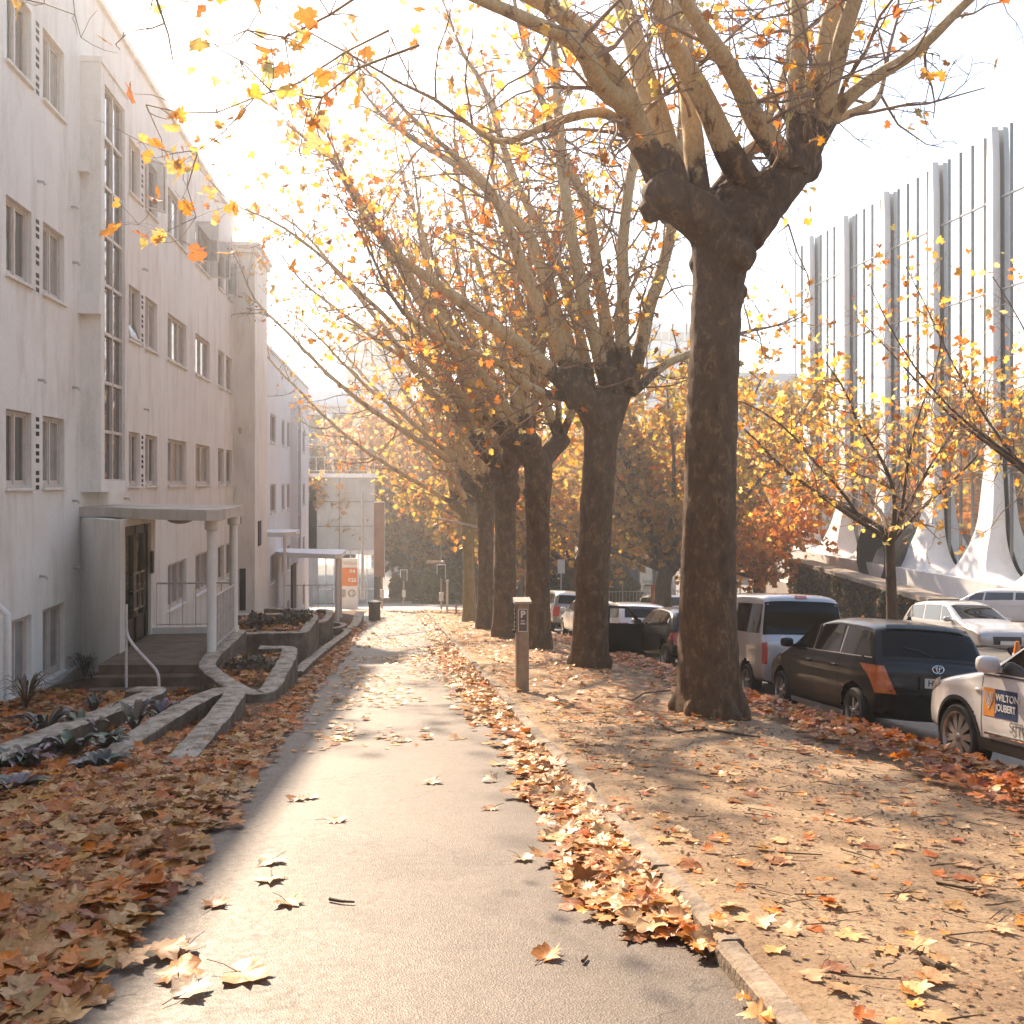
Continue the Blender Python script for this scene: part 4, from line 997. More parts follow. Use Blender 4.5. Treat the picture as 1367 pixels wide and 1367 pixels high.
def build_plain_car(label, X, Yc, paint_, Lx=4.0, W=1.62, H=1.42, rz=0, style='hatch', group='cars parked along the kerb', detail=1, lamp=LAMP_R, cat='car', name='parked_car'):
    t = car_root(name, label, X, Yc, group, rz, cat); h = Lx/2; R_ = .30; wy = (h-.72, -h+.68)
    if style == 'hatch':
        out = [(h-.05, .22), (h, .5), (h-.08, .72), (h-.9, .95), (h-1.75, H-.06), (h-2.3, H), (-h+.6, H-.05), (-h+.18, .95), (-h+.02, .6), (-h+.05, .22)]; belt = .9
        wins = [[(h-1.25, .93), (h-1.85, .93), (h-1.95, H-.14), (h-1.72, H-.16)], [(h-1.92, .93), (h-2.75, .95), (h-2.8, H-.13), (h-1.98, H-.13)], [(h-2.82, .95), (-h+.45, .99), (-h+.68, H-.17), (h-2.86, H-.13)]]
        rw = (-h+.56, H-.13, -h+.22, 1.0); ws = (h-1.0, .99, h-1.7, H-.1)
    elif style == 'sedan':
        out = [(h-.05, .22), (h, .45), (h-.08, .68), (h-1.0, .88), (h-1.8, H-.04), (h-2.4, H), (-h+1.15, H-.05), (-h+.55, .98), (-h+.08, .92), (-h, .55), (-h+.05, .22)]; belt = .88
        wins = [[(h-1.35, .9), (h-1.95, .9), (h-2.05, H-.13), (h-1.8, H-.15)], [(h-2.02, .9), (h-2.95, .92), (h-2.9, H-.14), (h-2.1, H-.13)]]
        rw = (-h+1.1, H-.1, -h+.65, 1.02); ws = (h-1.1, .94, h-1.75, H-.09)
    else:
        out = [(h-.05, .25), (h, .55), (h-.05, .85), (h-.55, 1.05), (h-1.15, H-.1), (h-1.6, H), (-h+.25, H-.03), (-h+.06, 1.1), (-h, .6), (-h+.05, .25)]; belt = 1.02
        wins = [[(h-.85, 1.05), (h-1.45, 1.05), (h-1.5, H-.18), (h-1.2, H-.2)], [(h-1.52, 1.05), (h-2.5, 1.07), (h-2.5, H-.17), (h-1.56, H-.17)], [(h-2.58, 1.07), (-h+.3, 1.09), (-h+.42, H-.2), (h-2.58, H-.17)]]
        rw = (-h+.14, H-.16, -h+.1, 1.12); ws = (h-.62, 1.1, h-1.1, H-.16)
    b = Body(Lx, W, H, out, belt, belt-.12, wheels=wy, R_=R_, step=.08)
    b.body('body', paint_, t, 9)
    m = b.patch(ws[0], ws[1], ws[2], ws[3], -.86, .86); m.build('windscreen', CARGLASS, t, True)
    m = b.patch(rw[0], rw[1], rw[2], rw[3], -.84, .84); m.build('rear_window', CARGLASS, t, True)
    for sgn in (-1, 1):
        for w in wins: b.side(w, sgn).build('side_window', SIDEGLASS, t, True)
        for y in wy: wheel(t, sgn*(W/2-.11), y, R_, sgn, 7)
        zt = .95 if style != 'van' else 1.05
        m = b.patch(-h+.1, .88 if style != 'van' else 1.0, -h+.0, .62, sgn*.72, sgn*.985, .008, nu=4, nf=4); b.side([(-h+.12, .66), (-h+.32, .7), (-h+.26, .86), (-h+.14, .86)], sgn, .006, m); m.build('tail_lamp', lamp, t, True)
        m = b.patch(h-.12, .76 if style != 'van' else .88, h-.0, .58, sgn*.62, sgn*.97, .008, nu=4, nf=4); m.build('headlight', LAMP_W, t, True)
        mirror(t, sgn*(b.hw(h-1.4, belt)), (h-1.35) if style != 'van' else h-.95, belt+.08, sgn, paint_)
    m = b.patch(h-.0, .58, h-.03, .36, -.55, .55, .008); m.build('grille', PLASTIC, t, True)
    m = L(); m.box(-.22, .22, -h-.02, -h+.03, .62, .73); m.build('number_plate', WHITEP, t)
    m = L(); m.box(-.22, .22, h-.02, h+.02, .36, .46); m.build('number_plate', WHITEP, t)
    return t, b
# ------------------------------------------------ black hatchback with plate (rear towards us)
def black_hatch():
    s = .97; Lx, W, H = 3.72, 1.60, 1.47; h = Lx/2; R_ = .295; wy = (h-.68, -h+.62)
    t = car_root('parked_car', 'black hatchback with amber tail lamp, number plate visible, parked in the leaves', 6.42, 13.55, 'cars parked along the kerb')
    out = [(h-.04, .2), (h, .5), (h-.12, .78), (h-.85, .98), (h-1.62, H-.1), (h-2.1, H-.01), (-.6, H), (-h+.55, H-.035), (-h+.30, H-.10), (-h+.12, 1.0), (-h+.03, .9), (-h, .6), (-h+.03, .46), (-h+.06, .2)]
    b = Body(Lx, W, H, out, .96, .84, plan=.13, tumble=.19, rnd=.10, wheels=wy, R_=R_, step=.035)
    b.body('body', P_BLACK, t, 18)
    z0, z1 = .985, H-.13
    b.patch(h-1.0, 1.04, h-1.6, H-.12, -.86, .86).build('windscreen', CARGLASS, t, True)
    rw = b.patch(-h+.33, H-.13, -h+.14, 1.02, -.90, .90, .006).build('rear_window', CARGLASS, t, True)
    for sgn in (-1, 1):
        for w in ([(h-1.10, z0), (h-1.78, z0), (h-1.86, z1), (h-1.60, z1-.03)], [(h-1.86, z0), (h-2.62, z0), (h-2.56, z1+.02), (h-1.94, z1)], [(h-2.70, z0), (-h+.28, z0+.02), (-h+.44, z1-.05), (h-2.64, z1+.01)]):
            b.side(w, sgn).build('side_window', SIDEGLASS, t, True)
        m = L()
        for (ya, yb, za, zb_) in ((h-1.80, h-1.84, z0, z1), (h-2.64, h-2.68, z0, z1)): b.side([(ya, za), (yb, za), (yb-.0, zb_), (ya-.0, zb_)], sgn, .006, m)
        b.side([(h-1.05, z0-.015), (-h+.25, z0+.0), (-h+.25, z0+.012), (h-1.05, z0+.0)], sgn, .007, m)
        m.build('window_trim', CHROME, t)
        m = L()
        for yy in (h-1.02, h-1.86, h-2.66): b.side([(yy, .32), (yy-.009, .32), (yy-.009, .97), (yy, .97)], sgn, .003, m, 1, 8)
        m.build('door_seam', DARK, t)
        for yy in (h-1.72, h-2.55):
            m = L(); m.blob((sgn*(b.hw(yy, .83)+.015), yy, .83), (.02, .075, .018), 2); m.build('door_handle', P_BLACK, t, True)
        for k, y in enumerate(wy): wheel(t, sgn*(W/2-.10), y, R_, sgn, 6, .18, .66)
        m = L(); b.side([(h-1.05, .20), (-h+1.0, .20), (-h+1.0, .27), (h-1.05, .27)], sgn, .012, m); m.build('sill_strip', mat('grey_sill', (.30, .28, .26), .5, .1), t)
        b.wrap(sgn, [(.905, .34, .93), (.85, .26, .90), (.78, .17, .87), (.70, .11, .82), (.62, .06, .77), (.575, .03, .74)]).build('tail_lamp', LAMP_O, t, True); i_ = b.near(-h, .635); c_ = b.S(i_, sgn*.84, .016); m = L(); m.lathe([(.036, .0), (.040, -.006), (.034, -.012), (.030, -.004)], tuple(c_), 'y', 20, close=False); m.build('lamp_ring', LAMP_R, t, True)
        m = b.patch(h-.2, .84, h-.02, .62, sgn*.62, sgn*.98, .008); m.build('headlight', LAMP_W, t, True)
        mirror(t, sgn*b.hw(h-1.15, .98), h-1.12, 1.03, sgn, P_BLACK)
    m = b.patch(-h, .56, -h+.05, .24, -.97, .97, .022, nf=16); b.patch(-h, .56, -h+.05, .24, -.97, .97, .022, m); m.build('bumper', P_BLACK, t, True)
    m = L(); b.patch(-h+.12, .985, -h+.115, .97, -.9, .9, .004, m, 1); b.patch(-h+.0, .552, -h+.0, .540, -.80, .80, .026, m, 1); m.build('tailgate_seam', DARK, t)
    m = L(); b.patch(-h+.36, H-.045, -h+.28, H-.10, -.80, .80, .03, m, 2); m.build('roof_spoiler', P_BLACK, t, True)
    m = L(); m.tube([b.S(b.near(-h+.14, 1.03), 0, .012), b.S(b.near(-h+.20, 1.08), -.30, .02), b.S(b.near(-h+.21, 1.10), -.55, .02)], .007, 6); m.build('rear_wiper', PLASTIC, t)
    m = L(); m.box(-.24, .24, -h-.012, -h+.03, .66, .80); m.build('plate_recess', PLASTIC, t)
    pl = L(); pl.box(-.185, .185, -h-.022, -h-.010, .672, .788); po = pl.build('number_plate', mat('plate_cream', (.62, .56, .48), .5, 0), t)
    text_mesh('HSS6', .105, BLACKP, 'lettering', Matrix.Translation((-.035, -h-.0225, .73)) @ Matrix.Rotation(R(90), 4, 'X'), po, .001, bold=.002)
    def ring(m, rx, rz_, cx, cz, th):
        n = 28; y0 = -h-.018; pts = [Vector((cx+math.cos(2*math.pi*k/n)*rx, y0+.0, cz+math.sin(2*math.pi*k/n)*rz_)) for k in range(n+1)]; m.tube(pts, th, 6, False)
    m = L(); ring(m, .072, .048, 0, .90, .008); ring(m, .045, .018, 0, .925, .006); ring(m, .018, .044, 0, .905, .006); e = m.build('emblem', CHROME, t, True); e.location.y = .035
    m = L(); m.lathe([(.03, H-.0), (.02, H+.05)], (0, -h+.75, 0), n=10); m.build('aerial_base', PLASTIC, t)
    return t
black_hatch()
# ------------------------------------------------ white sport utility (front left quarter visible, facing away)
def white_suv():
    Lx, W, H = 4.35, 1.70, 1.62; h = Lx/2; R_ = .345; wy = (h-.84, -h+.86)
    t = car_root('parked_car', 'white sport utility car with an orange and navy company panel on its door', 6.47, 8.52, 'cars parked along the kerb')
    out = [(h-.10, .30), (h-.02, .42), (h, .60), (h-.05, .78), (h-.22, .90), (h-.55, .99), (h-1.1, 1.08), (h-1.28, 1.12), (h-2.05, H-.08), (h-2.5, H), (-h+.6, H-.04), (-h+.22, 1.15), (-h+.02, .9), (-h, .6), (-h+.06, .30)]
    b = Body(Lx, W, H, out, 1.02, .80, plan=.21, tumble=.17, rnd=.11, wheels=wy, R_=R_, step=.035)
    b.body('body', P_WHITE, t, 18)
    b.patch(h-1.25, 1.16, h-2.0, H-.12, -.87, .87).build('windscreen', CARGLASS, t, True)
    b.patch(-h+.52, H-.14, -h+.26, 1.2, -.84, .84).build('rear_window', CARGLASS, t, True)
    z0, z1 = 1.045, H-.15
    for sgn in (-1, 1):
        for w in ([(h-1.42, z0), (h-2.28, z0), (h-2.34, z1), (h-2.08, z1-.02)], [(h-2.36, z0), (h-3.20, z0), (h-3.2, z1), (h-2.42, z1)], [(h-3.28, z0), (-h+.42, z0+.05), (-h+.62, z1-.03), (h-3.26, z1)]):
            b.side(w, sgn).build('side_window', SIDEGLASS, t, True)
        m = L(); b.side([(h-1.30, z0-.03), (-h+.4, z0-.03), (-h+.4, z0-.012), (h-1.30, z0-.012)], sgn, .008, m); b.side([(h-2.29, z0), (h-2.35, z0), (h-2.40, z1), (h-2.36, z1)], sgn, .006, m); m.build('window_trim', PLASTIC, t)
        m = L()
        for yy in (h-1.29, h-2.33, h-3.25): b.side([(yy, .42), (yy-.009, .42), (yy-.009, 1.0), (yy, 1.0)], sgn, .003, m, 1, 8)
        m.build('door_seam', DARK, t)
        for yy in (h-2.15, h-3.05):
            m = L(); m.blob((sgn*(b.hw(yy, .90)+.02), yy, .90), (.022, .09, .018), 2); m.build('door_handle', P_WHITE, t, True)
        for y in wy:
            wheel(t, sgn*(W/2-.11), y, R_, sgn, 10, .21, .76, True)
            m = L(); n = 26; vs = []
            for k in range(n+1):
                a = R(-18)+R(216)*k/n
                for rr_ in (R_*1.13, R_*1.24):
                    yy = y+math.cos(a)*rr_; zz = max(.28, R_+math.sin(a)*rr_)
                    vs.append((sgn*(b.hw(yy, zz)+.010), yy, zz)); vs.append((sgn*(W/2-.2), yy, zz))
            fs = []
            for k in range(n):
                o = k*4; fs += [(o, o+2, o+6, o+4), (o, o+4, o+5, o+1), (o+2, o+3, o+7, o+6)]
            m.add(vs, fs); m.build('wheel_arch_trim', PLASTIC, t, True, 60)
        m = L(); b.side([(h-1.22, .30), (-h+1.25, .30), (-h+1.25, .42), (h-1.22, .42)], sgn, .012, m); m.build('sill_cladding', PLASTIC, t)
        m = L(); m.tube([(sgn*(b.hw(h-1.5, .47)+.02), h-1.38, .47), (sgn*(b.hw(0, .47)+.02), -h+1.3, .47)], .014, 8); m.build('chrome_strip', CHROME, t, True)
        m = b.patch(h-.22, .90, h-.04, .76, sgn*.60, sgn*.99, .008, nu=5, nf=6); b.side([(h-.20, .76), (h-.48, .86), (h-.50, .93), (h-.28, .87)], sgn, .008, m); m.build('headlight', LAMP_W, t, True)
        m = b.patch(h-.02, .58, h-.06, .40, sgn*.66, sgn*.93, .008, nu=5, nf=6); m.build('fog_lamp', CHROME, t, True)
        m = b.patch(-h+.1, 1.08, -h+.01, .80, sgn*.68, sgn*.99, .008); m.build('tail_lamp', LAMP_R, t, True)
        mirror(t, sgn*(b.hw(h-1.62, 1.03)-.01), h-1.56, 1.13, sgn, P_WHITE, 1.2)
        m = L(); m.blob((sgn*(b.hw(h-1.18, .87)+.005), h-1.22, .865), (.012, .04, .02), 2); m.build('side_repeater', WHITEP, t, True)
    b.patch(h-.01, .78, h-.03, .50, -.6, .6, .01).build('grille', PLASTIC, t, True)
    b.patch(h-.05, .42, h-.10, .32, -.95, .95, .012).build('bumper_lip', CHROME, t, True)
    # company panel on the left front door
    sg = -1; yo = h-1.33; zt_, zb_ = .90, .635
    m = L(); b.side([(yo, zb_), (yo-.19, zb_), (yo-.19, zt_), (yo, zt_)], sg, .006, m); m.build('orange_panel', mat('sticker_orange', (.72, .28, .05), .4, 0), t)
    m = L(); b.side([(yo-.19, zb_), (yo-.55, zb_), (yo-.55, zt_), (yo-.19, zt_)], sg, .006, m); m.build('navy_panel', NAVY, t)
    def side_text(txt, size, mt_, y, z, bold=.002, align='LEFT', sx=1):
        # text running towards the rear (-y) on the left side (x negative)
        xx = -(max(b.hw(y-.05, z-size/2), b.hw(y-.2, z), b.hw(y-.3, z+size/2))+.012); Mx = Matrix(((0, 0, -1, xx), (-1, 0, 0, y), (0, 1, 0, z), (0, 0, 0, 1)))
        text_mesh(txt, size, mt_, 'lettering', Mx, t, .001, align=align, bold=bold, sx=sx)
    side_text('WILTON', .092, WHITEP, yo-.215, .822, .0022)
    side_text('JOUBERT', .094, WHITEP, yo-.215, .727, .0018, sx=.84)
    side_text('STR', .14, GREYP, yo-.44, .565, .001)
    side_text('C', .19, GREYP, yo-.80, .70, .002)
    # emblem on the orange part: nested chevrons in an oval
    m = L()
    for (ww, zt2, zb2) in ((.07, .865, .70), (.045, .865, .74), (.02, .86, .78)):
        for s_ in (-1, 1):
            pts = [Vector((-(b.hw(yo-.095, .78)+.010), yo-.095+s_*ww, zt2)), Vector((-(b.hw(yo-.095, .78)+.010), yo-.095+s_*ww*.75, (zt2+zb2)/2)), Vector((-(b.hw(yo-.095, .78)+.010), yo-.095, zb2))]
            m.tube(pts, .005, 5)
    m.build('emblem', WHITEP, t)
    return t
white_suv()
# ------------------------------------------------ silver van
def silver_van():
    Lx, W, H = 4.0, 1.58, 1.80; h = Lx/2; R_ = .29; wy = (h-.62, -h+.72)
    t = car_root('parked_van', 'silver boxy van with wide dark rear window behind the nearest plane trunk', 6.69, 18.3, 'cars parked along the kerb', cat='van')
    out = [(h-.05, .25), (h, .55), (h-.06, .88), (h-.55, 1.08), (h-1.05, H-.12), (h-1.5, H-.01), (-h+.5, H), (-h+.16, H-.07), (-h+.10, 1.1), (-h, 1.0), (-h, .5), (-h+.05, .25)]
    b = Body(Lx, W, H, out, 1.08, .9, plan=.08, tumble=.14, rnd=.09, wheels=wy, R_=R_, step=.05)
    b.body('body', P_SILV, t, 12)
    b.patch(h-.62, 1.12, h-1.02, H-.16, -.86, .86).build('windscreen', CARGLASS, t, True)
    b.patch(-h+.15, H-.12, -h+.10, 1.12, -.97, .97, .008).build('rear_window', CARGLASS, t, True)
    m = b.patch(-h+.28, H-.035, -h+.18, H-.075, -.16, .16, .012, nu=2, nf=6); m.build('brake_lamp', LAMP_R, t, True)
    for sgn in (-1, 1):
        for w in ([(h-.75, 1.12), (h-1.4, 1.12), (h-1.45, H-.2), (h-1.08, H-.22)], [(h-1.48, 1.12), (h-2.5, 1.12), (h-2.5, H-.19), (h-1.52, H-.19)], [(h-2.6, 1.12), (-h+.20, 1.12), (-h+.24, H-.19), (h-2.6, H-.19)]):
            b.side(w, sgn).build('side_window', SIDEGLASS, t, True)
        m = L()
        for yy in (h-1.46, h-2.55): b.side([(yy, .32), (yy-.012, .32), (yy-.012, 1.1), (yy, 1.1)], sgn, .003, m, 1, 6)
        m.build('door_seam', DARK, t)
        m = L(); yy = h-2.7; m.blob((sgn*(b.hw(yy, .98)+.015), yy, .98), (.02, .08, .018), 2); m.build('door_handle', P_SILV, t, True)
        for y in wy: wheel(t, sgn*(W/2-.10), y, R_, sgn, 5)
        m = b.patch(-h+.02, .98, -h, .62, sgn*.90, sgn*1.0, .008, nu=5, nf=4); m.build('tail_lamp', LAMP_R, t, True)
        m = b.patch(h-.04, .86, h, .66, sgn*.6, sgn*.97, .008); m.build('headlight', LAMP_W, t, True)
        mirror(t, sgn*b.hw(h-.95, 1.1), h-.9, 1.18, sgn, P_SILV)
        m = L(); m.lathe([(.045, 0), (.04, .008)], (sgn*(b.hw(-h+.35, .66)), -h+.4, .66), 'x', 16); m.build('fuel_flap', STEEL, t)
    m = L(); m.box(-.16, .16, -h-.01, -h+.02, .78, .90); pl = m.build('number_plate', WHITEP, t)
    text_mesh('Y', .10, BLACKP, 'lettering', Matrix.Translation((-.06, -h-.011, .84)) @ Matrix.Rotation(R(90), 4, 'X'), pl, .001)
    b.patch(-h, .5, -h+.04, .28, -.98, .98, .02).build('bumper', P_SILV, t, True)
    b.patch(-h, .965, -h, .955, -.7, .7, .006, nu=1).build('tailgate_seam', DARK, t, True)
silver_van()
# ------------------------------------------------ the other cars in the kerb row
t, b = build_plain_car('black car with its left front door wide open between two plane trunks', 5.75+.8, 23.4, P_BLACK, 4.1, 1.6, 1.40)
do = L(); y0, zlo, zhi = 0, .25, .92
# door in local frame, hinged at front, opened outwards
Md = Matrix.Translation((-(.80-.02), .72, 0)) @ Matrix.Rotation(R(-68), 4, 'Z')
do.box(-.045, .045, -1.02, 0, .24, .93, Md)
for (ya, yb, za, zb_) in ((-1.02, -.96, .93, 1.33), (-.96, -.45, 1.28, 1.34)): do.box(-.03, .03, ya, yb, za, zb_, Md)
do.add([Md @ Vector(p) for p in [(-.03, -.45, 1.34), (-.03, 0, .93), (-.03, -.09, .93), (-.03, -.48, 1.28), (.03, -.45, 1.34), (.03, 0, .93), (.03, -.09, .93), (.03, -.48, 1.28)]], [(0, 1, 2, 3), (4, 5, 6, 7), (0, 1, 5, 4), (2, 3, 7, 6)])
dd = do.build('open_door', P_BLACK, t)
m = L(); m.blob(tuple(Md @ Vector((-.12, -.12, 1.0))), (.1, .06, .07), 2); m.build('wing_mirror', P_WHITE, t, True)
build_plain_car('white hatchback parked just beyond the open car door', 5.75+.8, 28.6, P_WHITE, 4.0, 1.6, 1.42)
build_plain_car('white car seen between the second and third plane trunks', 5.65+.8, 34.3, P_WHITE, 4.0, 1.58, 1.38, style='sedan')
build_plain_car('grey off road wagon ahead of the white car in the kerb row', 5.6+.8, 39.8, P_GREY, 4.0, 1.6, 1.62, style='van')
build_plain_car('pale car at the far end of the kerb row', 5.6+.8, 46.0, P_SILV, 4.0, 1.58, 1.38)
# ------------------------------------------------ cars across the road, facing us
def across(label, pxc, ybase, hpx, hm, paint_, style, rz, Lx=4.3, W=1.65):
    Yd = None
    d = ray(pxc, ybase); D = hm*FPX/hpx; Yd = D*(CA-SA*(pxc-683.5)/FPX); X = d.x/d.y*Yd
    t, b = build_plain_car(label, X, Yd, paint_, Lx, W, hm, R(rz), style, 'cars across the road'); t.location.z = EYE+d.z/d.y*Yd; return t
across('silver people carrier facing the street under the young tree', 1285, 872, 70, 1.5, P_SILV, 'hatch', 182, 4.2)
across('white station wagon cut by the right edge behind the silver people carrier', 1352, 840, 55, 1.5, P_WHITE, 'van', 40, 4.4)
across('white van facing us under the spreading tree', 888, 832, 38, 1.75, P_WHITE, 'van', 195)
across('white car roof showing above the silver van', 1062, 842, 38, 1.45, P_WHITE, 'hatch', 30)
across('pale car beside the nearest trunk above the silver van roof', 1000, 842, 38, 1.45, P_SILV, 'sedan', 160)
# ---------------------------------------------------------------- trees
def tubes_np(groups, off):
    """groups: dict n_sides -> list of (P (k,3), r (k,)) ; returns V,F"""
    Vs = []; Fs = []; base = 0
    for (ns, k), lst in groups.items():
        P = np.array([a for a, _ in lst]); r = np.array([b for _, b in lst])      # (T,k,3),(T,k)
        T = P.shape[0]; tan = np.empty_like(P); tan[:, 1:-1] = P[:, 2:]-P[:, :-2]; tan[:, 0] = P[:, 1]-P[:, 0]; tan[:, -1] = P[:, -1]-P[:, -2]
        tan /= np.linalg.norm(tan, axis=2, keepdims=True)+1e-9
        ref = np.where(np.abs(tan[:, :1, 0:1]) < .8, np.array([1., 0, 0]), np.array([0, 1., 0])) ; ref = np.broadcast_to(ref, P.shape)
        u = np.cross(tan, ref); u /= np.linalg.norm(u, axis=2, keepdims=True)+1e-9; w = np.cross(tan, u)
        ang = np.arange(ns)*2*np.pi/ns
        V = P[:, :, None, :]+(u[:, :, None, :]*np.cos(ang)[None, None, :, None]+w[:, :, None, :]*np.sin(ang)[None, None, :, None])*r[:, :, None, None]
        V = V.reshape(-1, 3); Vs.append(V)
        t_ = np.arange(T)[:, None, None]*k*ns; s_ = np.arange(k-1)[None, :, None]*ns; a_ = np.arange(ns)[None, None, :]
        i0 = t_+s_+a_; i1 = t_+s_+(a_+1) % ns
        F = np.stack([i0, i1, i1+ns, i0+ns], axis=-1).reshape(-1, 4)+base; Fs.append(F); base += len(V)
    V = np.concatenate(Vs)-np.array(off); return V, np.concatenate(Fs)
def add_tube(g, pts, rad, ns):
    k = len(pts); g.setdefault((ns, k), []).append((np.array([tuple(p) for p in pts]), np.array(rad)))
def rvec(rn):
    while True:
        v = Vector((rn.uniform(-1, 1), rn.uniform(-1, 1), rn.uniform(-1, 1)))
        if .05 < v.length < 1: return v.normalized()
def walk(rn, p, d, length, k, wander, up):
    pts = [p.copy()]; st = length/(k-1); d = d.normalized()
    for _ in range(k-1):
        d = (d+rvec(rn)*wander+Vector((0, 0, up))).normalized(); p = p+d*st; pts.append(p.copy())
    return pts, d
def along(pts, t):
    x = t*(len(pts)-1); i = min(int(x), len(pts)-2); return pts[i].lerp(pts[i+1], x-i), (pts[i+1]-pts[i]).normalized()
def twigify(rn, g, limb, r0, r1, leaves, dens=3.2, tmin=.25, L1=2.0, leafp=.3, detail=3, up=.05, spread=1.0):
    length = sum((b-a).length for a, b in zip(limb, limb[1:])); n = int(length*dens)
    for i in range(n):
        t = tmin+(1-tmin)*((i+rn.random())/n)**.85; p, d = along(limb, t); rl = r0+(r1-r0)*t
        l = L1*rn.uniform(.45, 1.1)*(1.15-.45*t); dd = (d*rn.uniform(.2, 1.0)+rvec(rn)*spread).normalized()
        r = min(rl*.55, .010+.011*l*rn.uniform(.6, 1.2)); pts, d2 = walk(rn, p, dd, l, 6, .35, up); add_tube(g, pts, [r, r*.85, r*.7, r*.55, r*.42, r*.3], 5 if r > .015 else 4)
        if detail < 2: leaves += [q for q in pts[2:] if rn.random() < leafp]; continue
        for j in range(rn.randint(3, 5)):
            tt = rn.uniform(.2, 1.0); q, d3 = along(pts, tt); l2 = l*rn.uniform(.25, .55); r2 = max(.0035, r*.42)
            dd = (d3*rn.uniform(.1, .9)+rvec(rn)*.95).normalized(); p2, _ = walk(rn, q, dd, l2, 5, .42, up*.6); add_tube(g, p2, [r2, r2*.85, r2*.7, r2*.6, r2*.45], 3)
            if rn.random() < leafp: leaves.append(p2[-1])
            if rn.random() < leafp*.5: leaves.append(p2[2])
            if detail < 3: continue
            for k in range(rn.randint(1, 3)):
                q3, d4 = along(p2, rn.uniform(.3, 1)); l3 = l2*rn.uniform(.3, .6); dd = (d4*.4+rvec(rn)).normalized(); p3, _ = walk(rn, q3, dd, l3, 4, .4, .02)
                add_tube(g, p3, [r2*.6, r2*.5, r2*.42, r2*.3], 3)
                if rn.random() < leafp*.8: leaves.append(p3[-1])
# leaf prototypes ---------------------------------------------------
def leaf_proto(rn, hi=True, curl=.35):
    # plane/maple outline in unit size (~1 across), stem along -y ; returns verts, tris
    if hi:
        ctrl = [(-100, .10), (-72, .36), (-55, .34), (-38, .44), (-22, .40), (-4, .55), (10, .42), (22, .44), (36, .37), (50, .60), (62, .46), (72, .44), (80, .50), (90, .68)]
        pts = [(a, r) for a, r in ctrl]; full = pts+[(180-a, r) for a, r in pts[::-1][1:]]
    else:
        ctrl = [(-90, .10), (-48, .42), (-20, .40), (0, .54), (28, .38), (50, .58), (70, .44), (90, .66)]; full = ctrl+[(180-a, r) for a, r in ctrl[::-1][1:-1]]
    V = [(0, -.05, 0)]
    k1 = rn.uniform(-curl, curl*1.4); k2 = rn.uniform(-curl*.4, curl*1.2); tw = rn.uniform(-.4, .4); ph = rn.uniform(0, 6)
    ring = []
    for (a, r) in full:
        r *= rn.uniform(.78, 1.12); x = math.cos(R(a))*r; y = math.sin(R(a))*r; ring.append((x, y))
    fold = rn.uniform(-.3, .6)*curl*1.4; zlim = .10+.10*curl
    def zz(x, y):
        d = math.hypot(x, y); return zlim*math.tanh((1/zlim)*.8*(k1*x*x*1.6+k2*y*y*1.3+tw*x*y+fold*abs(x)*.5+.09*math.sin(x*9+ph)*d+.08*math.sin(y*11+ph*2)*d))
    V = [(0, -.02, 0)]; F = []
    n = len(ring)
    if hi:
        mid = [(x*.5, y*.5) for x, y in ring]
        V += [(x, y, zz(x, y)) for x, y in mid]+[(x, y, zz(x, y)*1.25) for x, y in ring]
        for i in range(n):
            j = (i+1) % n; F.append((0, 1+i, 1+j)); F.append((1+i, 1+n+i, 1+n+j)); F.append((1+i, 1+n+j, 1+j))
    else:
        V += [(x, y, zz(x, y)*1.2) for x, y in ring]
        for i in range(n): F.append((0, 1+i, 1+(i+1) % n))
    return np.array(V), np.array(F)
_rp = random.Random(11)
HI = [leaf_proto(_rp, True, c_) for c_ in (.15, .2, .3, .4, .5, .7, .25, .35, 1.0, .3, .9, .2, .6, .45)]
HIF = [leaf_proto(_rp, True, .2) for _ in range(6)]
LO = [leaf_proto(_rp, False, c_) for c_ in (.15, .25, .35, .5, .7, .9, .3, .4, .2, .6)]
def scatter(pos, size, cols, protos, seed, tilt=None, yaw=None, full=False):
    """pos (N,3) size (N,) cols (N,3) tilt (N,) radians ; returns V,F,C"""
    rs = np.random.RandomState(seed); N = len(pos); pid = rs.randint(0, len(protos), N)
    yaw = rs.uniform(0, 2*np.pi, N) if yaw is None else yaw
    Vs = []; Fs = []; Cs = []; base = 0
    if full: tilt = np.arccos(rs.uniform(-1, 1, N))
    az = rs.uniform(0, 2*np.pi, N)
    for k, (V, F) in enumerate(protos):
        s = np.where(pid == k)[0]
        if len(s) == 0: continue
        c, sn = np.cos(yaw[s]), np.sin(yaw[s]); P = V[None]*size[s][:, None, None]
        x = P[..., 0]*c[:, None]-P[..., 1]*sn[:, None]; y = P[..., 0]*sn[:, None]+P[..., 1]*c[:, None]; z = P[..., 2]
        # tilt about horizontal axis az
        ca, sa = np.cos(az[s])[:, None], np.sin(az[s])[:, None]; u = x*ca+y*sa; v = -x*sa+y*ca; ct, st = np.cos(tilt[s])[:, None], np.sin(tilt[s])[:, None]
        v2 = v*ct-z*st; z2 = v*st+z*ct; x = u*ca-v2*sa; y = u*sa+v2*ca
        W = np.stack([x, y, z2], -1)+pos[s][:, None, :]; nv = V.shape[0]
        Vs.append(W.reshape(-1, 3)); Fs.append((F[None]+np.arange(len(s))[:, None, None]*nv+base).reshape(-1, 3)); Cs.append(np.repeat(cols[s], nv, axis=0)); base += len(s)*nv
    return np.concatenate(Vs), np.concatenate(Fs), np.concatenate(Cs)
def palette(seed, N, pal, w):
    rs = np.random.RandomState(seed); pal = np.array(pal); i = rs.choice(len(pal), N, p=np.array(w)/sum(w)); c = pal[i]*rs.uniform(.75, 1.25, (N, 1)); return np.clip(c+rs.normal(0, .012, (N, 3)), .005, .95)
